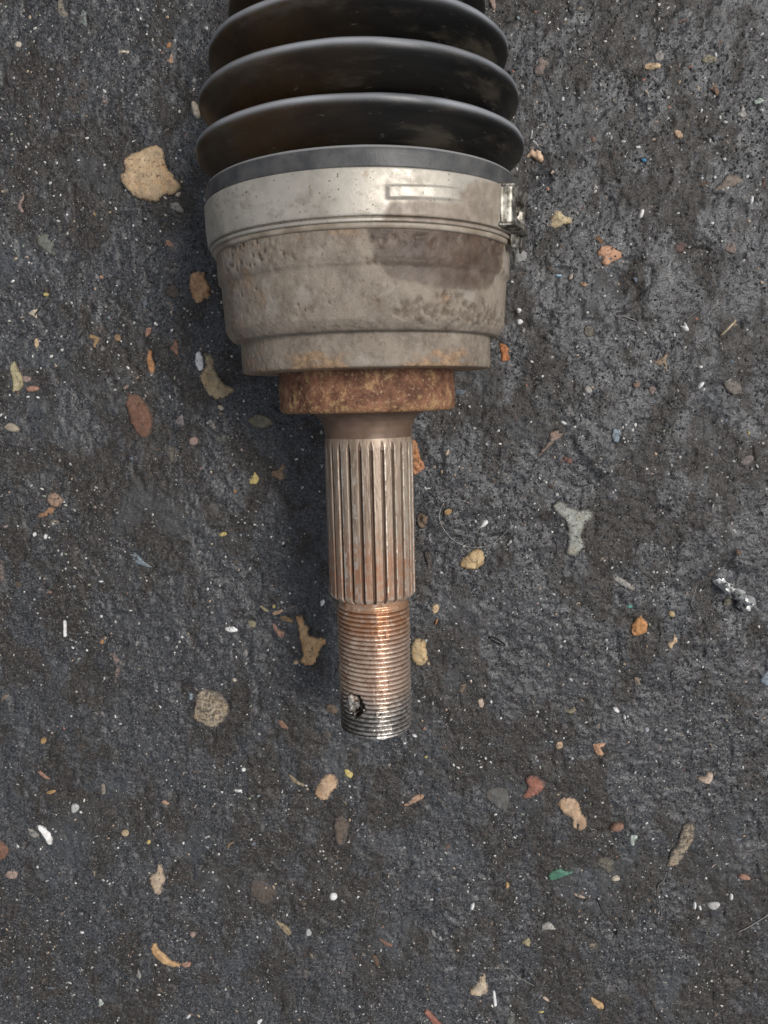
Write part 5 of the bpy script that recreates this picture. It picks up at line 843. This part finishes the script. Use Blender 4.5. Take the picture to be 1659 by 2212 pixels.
def fragment(name, cat, label, key, h, cover, cx, cy, outline, seed):
    rnd = random.Random(seed)
    P = [Vector(p) for p in outline]
    x0 = min(p.x for p in P); x1 = max(p.x for p in P); y0 = min(p.y for p in P); y1 = max(p.y for p in P)
    area = abs(sum(P[i].x * P[(i + 1) % len(P)].y - P[(i + 1) % len(P)].x * P[i].y for i in range(len(P)))) / 2
    step = max(.26, math.sqrt(area) / 11.0)
    # rounded and roughened outline
    Q = []
    for i in range(len(P)):
        a, b = P[i], P[(i + 1) % len(P)]; Q += [a * .8 + b * .2, a * .2 + b * .8]
    R_ = []
    smoothy = name in ('pebble', 'paint_sliver', 'straw_stick', 'plastic_scrap')
    for i in range(len(Q)):
        a, b = Q[i], Q[(i + 1) % len(Q)]; L = (b - a).length; k = max(1, int(round(L / (step * .75))))
        nrm = Vector((-(b - a).y, (b - a).x)); nrm = nrm / (nrm.length + 1e-9)
        for j in range(k):
            p = a + (b - a) * (j / k)
            R_.append(p + nrm * rnd.uniform(-1, 1) * min(.34, step * (.10 if smoothy else .42)))
    N = len(R_)
    inner = []
    rx = np.array([p.x for p in R_]); ry = np.array([p.y for p in R_]); poly = list(zip(rx, ry))
    gx_, gy_ = np.meshgrid(np.arange(x0, x1, step), np.arange(y0, y1, step))
    gx_ = gx_.ravel() + _rs.uniform(-.3, .3, gx_.size) * step; gy_ = gy_.ravel() + _rs.uniform(-.3, .3, gy_.size) * step
    if len(gx_):
        dd = in_poly(gx_, gy_, poly); ok = dd > step * .45; gx_, gy_, dd = gx_[ok], gy_[ok], dd[ok]
    inner = [Vector((a, b)) for a, b in zip(gx_, gy_)]
    # a ring just inside the edge for the rounded shoulder
    allp = R_ + inner
    res = delaunay_2d_cdt(allp, [(i, (i + 1) % N) for i in range(N)], [], 1, 1e-5)
    vo, fo = res[0], res[2]
    X = np.array([v.x for v in vo]); Y = np.array([v.y for v in vo]); d = np.maximum(in_poly(X, Y, poly), 0)
    dm = max(float(d.max()), .2); w = min(dm * .9, max(.7 * h, .4))
    dome = 1 - (1 - np.clip(d / w, 0, 1)) ** (2.2 if smoothy else 1.5)
    base = float(ground_h(np.array([cx]), np.array([cy]))[0])
    if not smoothy and key != 'foil':
        sz = math.sqrt(area); ZZ = h * (.22 + .78 * dome)
        for _q in range(5):
            an = rnd.uniform(0, 6.283); g2 = rnd.uniform(.25, .9) * h / max(sz, .5); ZZ = np.minimum(ZZ, h * rnd.uniform(.62, 1.0) + g2 * (X * math.cos(an) + Y * math.sin(an)))
        ZZ = np.maximum(ZZ, .12 * h)
    else: ZZ = h * (.22 + .78 * dome)
    rough = {'foil': .9, 'mottle': .5, 'tandark': .6, 'ochretan': .07}.get(key, .08 if smoothy else .28)
    rise = .22 + .78 * dome
    Z = ZZ + rough * h * n3(X / (1.1 if key != 'foil' else 1.8) + seed, Y / 1.1, seed=seed % 50) * np.clip(d / (.3 * dm), .3, 1)
    Z += ground_h(X + cx, Y + cy) - base if h < 1.6 else 0
    V = [(x, y, z) for x, y, z in zip(X, Y, Z)]
    F = [tuple(f) for f in fo]; nt = len(F)
    # skirt: boundary edges of the triangulation go straight down into the ground
    ec = {}
    for f in fo:
        for i in range(len(f)):
            e = (f[i], f[(i + 1) % len(f)]); ec[e] = 1
    sk = {}
    for (a, b) in list(ec):
        if (b, a) not in ec:
            for q in (a, b):
                if q not in sk:
                    sk[q] = len(V); V.append((V[q][0] * 1.03, V[q][1] * 1.03, -1.4))
            F.append((b, a, sk[a], sk[b]))
    sm = np.array([True] * len(F)) if name in ('pebble',) or key in ('ochretan', 'redbrown') else np.array([(i < nt) and (key != 'foil') for i in range(len(F))])
    ed = np.zeros(len(V)); ed[:len(d)] = d + (1.5 if area < 8 else 1.1 if area < 20 else .55 if area < 50 else .25)
    o = mesh_np(name, V, F, stone_mat(key, cover), None, sm, attr={'edge': ed})
    o.location = (cx * MM, cy * MM, base * MM)
    return tag(o, label, cat, {'stone': 'stones set in the ground', 'pebble': 'small pebbles in the ground', 'brick_chip': 'reddish chips in the ground', 'splinter': 'splinters on the ground'}.get(name))

for k, (nm_, cat_, lab_, key_, h_, cov_, cx_, cy_, out_) in enumerate(FRAGMENTS):
    fragment(nm_, cat_, lab_, key_, h_, cov_, cx_, cy_, out_, 100 + k)

# ---------------------------------------------------------------- fibres, hair, roots
def tube(name, pts, r0, r1, mat, label, cat, lift=.3, wob=.0):
    P = [Vector((x, y, 0)) for x, y in pts]
    C = []
    for i in range(len(P) - 1):
        p0 = P[max(0, i - 1)]; p1 = P[i]; p2 = P[i + 1]; p3 = P[min(len(P) - 1, i + 2)]
        for j in range(6):
            t = j / 6; C.append(.5 * ((2 * p1) + (p2 - p0) * t + (2 * p0 - 5 * p1 + 4 * p2 - p3) * t * t + (3 * p1 - p0 - 3 * p2 + p3) * t ** 3))
    C.append(P[-1]); m = len(C); K = 6; V = []; F = []
    rn = random.Random(len(pts))
    cx, cy = C[m // 2].x, C[m // 2].y
    for i, c in enumerate(C):
        a = C[max(0, i - 1)]; b = C[min(m - 1, i + 1)]; t = (b - a).normalized(); s = Vector((-t.y, t.x, 0))
        z = float(ground_h(np.array([c.x]), np.array([c.y]))[0]) + lift + wob * rn.uniform(-1, 1)
        r = r0 + (r1 - r0) * i / (m - 1)
        for j in range(K):
            an = 2 * math.pi * j / K; q = Vector((c.x - cx, c.y - cy, z)) + s * math.cos(an) * r + Vector((0, 0, 1)) * math.sin(an) * r; V.append(tuple(q))
    for i in range(m - 1):
        for j in range(K): F.append((i * K + j, i * K + (j + 1) % K, (i + 1) * K + (j + 1) % K, (i + 1) * K + j))
    F.append(tuple(range(K))[::-1]); F.append(tuple((m - 1) * K + j for j in range(K)))
    o = mesh_np(name, V, F, mat, None, True); o.location = (cx * MM, cy * MM, 0)
    return tag(o, label, cat)
def plain(name, col, rough):
    n = NT(name); f = n.noise(2, 3, .6)
    return n.done(n.mix(n.ramp(f, .3, .7), tuple(c * .7 for c in col), col), rough, 0., n.bump(f, .05), .5)
M_HAIR = plain('pale_fibre', (.42, .41, .38), .35); M_ROOT = plain('grey_root', (.20, .19, .18), .6); M_TWIG = plain('dark_twig', (.035, .03, .027), .7)
for nm_, pts_, r0_, r1_, m_, lab_, cat_, lift_ in FIBRES:
    tube(nm_, pts_, r0_, r1_, {'hair': M_HAIR, 'root': M_ROOT, 'twig': M_TWIG}[m_], lab_, cat_, lift_)

# ---------------------------------------------------------------- grit: nobody could count it
def grit(name, label, n, smin, smax, cols, rough, seed, el=1.6, power=3.0, proud=.35, mask=True):
    r = np.random.RandomState(seed)
    x = r.uniform(-174, 170, n * 3); y = r.uniform(-276, 148, n * 3)
    keep = (n3(x / 14, y / 14, seed=seed % 7 + 60) * .5 + .5 + .25 * n3(x / 45, y / 45, seed=3)) > r.rand(n * 3) * (1.15 if mask else .1)
    x = x[keep][:n]; y = y[keep][:n]; n = len(x)
    s = smin + (smax - smin) * r.rand(n) ** power
    e = 1 + (el - 1) * r.rand(n); an = r.uniform(0, math.pi, n)
    z = ground_h(x, y) + ground_fine(x, y)
    O = np.array([(1, 0, 0), (.3, .9, .1), (-.6, .75, 0), (-1, -.1, 0), (-.35, -.85, .1), (.6, -.75, 0), (0.1, 0.05, .75), (0, 0, -.8)])
    Fo = np.array([(0, 1, 6), (1, 2, 6), (2, 3, 6), (3, 4, 6), (4, 5, 6), (5, 0, 6)])
    V = O[None] * (1 + r.uniform(-.28, .28, (n, 8, 1)))
    px = V[:, :, 0] * e[:, None] * s[:, None]; py = V[:, :, 1] / np.sqrt(e)[:, None] * s[:, None]; pz = V[:, :, 2] * s[:, None] * .8
    tx = r.uniform(-.5, .5, (n, 1)); pz = pz + px * tx * .6
    c, si = np.cos(an)[:, None], np.sin(an)[:, None]
    W = np.stack([px * c - py * si + x[:, None], px * si + py * c + y[:, None], pz + z[:, None] + proud * s[:, None] - .05], -1).reshape(-1, 3)
    F = (Fo[None] + (np.arange(n) * 8)[:, None, None]).reshape(-1, 3)
    w = np.array([c_[1] for c_ in cols], float); w /= w.sum(); pick = r.choice(len(cols), n, p=w)
    mats = []
    for ci, (col, _w) in enumerate(cols):
        nn = NT(name + '_colour'); f = nn.noise(.8, 2, .6, ci)
        mats.append(nn.done(nn.mix(nn.ramp(f, .3, .7), tuple(q * .7 for q in col), tuple(min(.9, q * 1.2) for q in col)), rough, 0., None, .5))
    o = mesh_np(name, W, F, mats, None, False, np.repeat(pick, len(Fo)))
    return tag(o, label, 'grit', kind='stuff')
grit('pale_grit', 'scattered pale and coloured grit grains pressed into the dark ground', 15000, .11, .60,
     [((.58, .57, .54), 20), ((.36, .35, .33), 38), ((.40, .30, .21), 8), ((.28, .22, .19), 7), ((.30, .15, .10), 1.6), ((.24, .27, .29), 8), ((.24, .28, .2), 3)], .55, 5, 1.5, 5.5)
grit('dark_grit', 'loose dark asphalt crumbs covering the whole ground', 62000, .16, .62,
     [((.022, .022, .022), 46), ((.048, .048, .047), 30), ((.10, .10, .098), 9), ((.042, .034, .028), 14), ((.052, .058, .066), 14)], .38, 6, 1.7, 2.2, .25, True)
grit('buried_crumbs', 'half buried dull stone crumbs and dirt lumps spread over the dark ground', 800, .55, 2.3,
     [((.15, .135, .12), 26), ((.19, .145, .105), 18), ((.12, .075, .055), 14), ((.24, .225, .205), 12), ((.12, .14, .165), 16), ((.085, .065, .05), 20)], .7, 9, 1.9, 3.0, -.42, False)
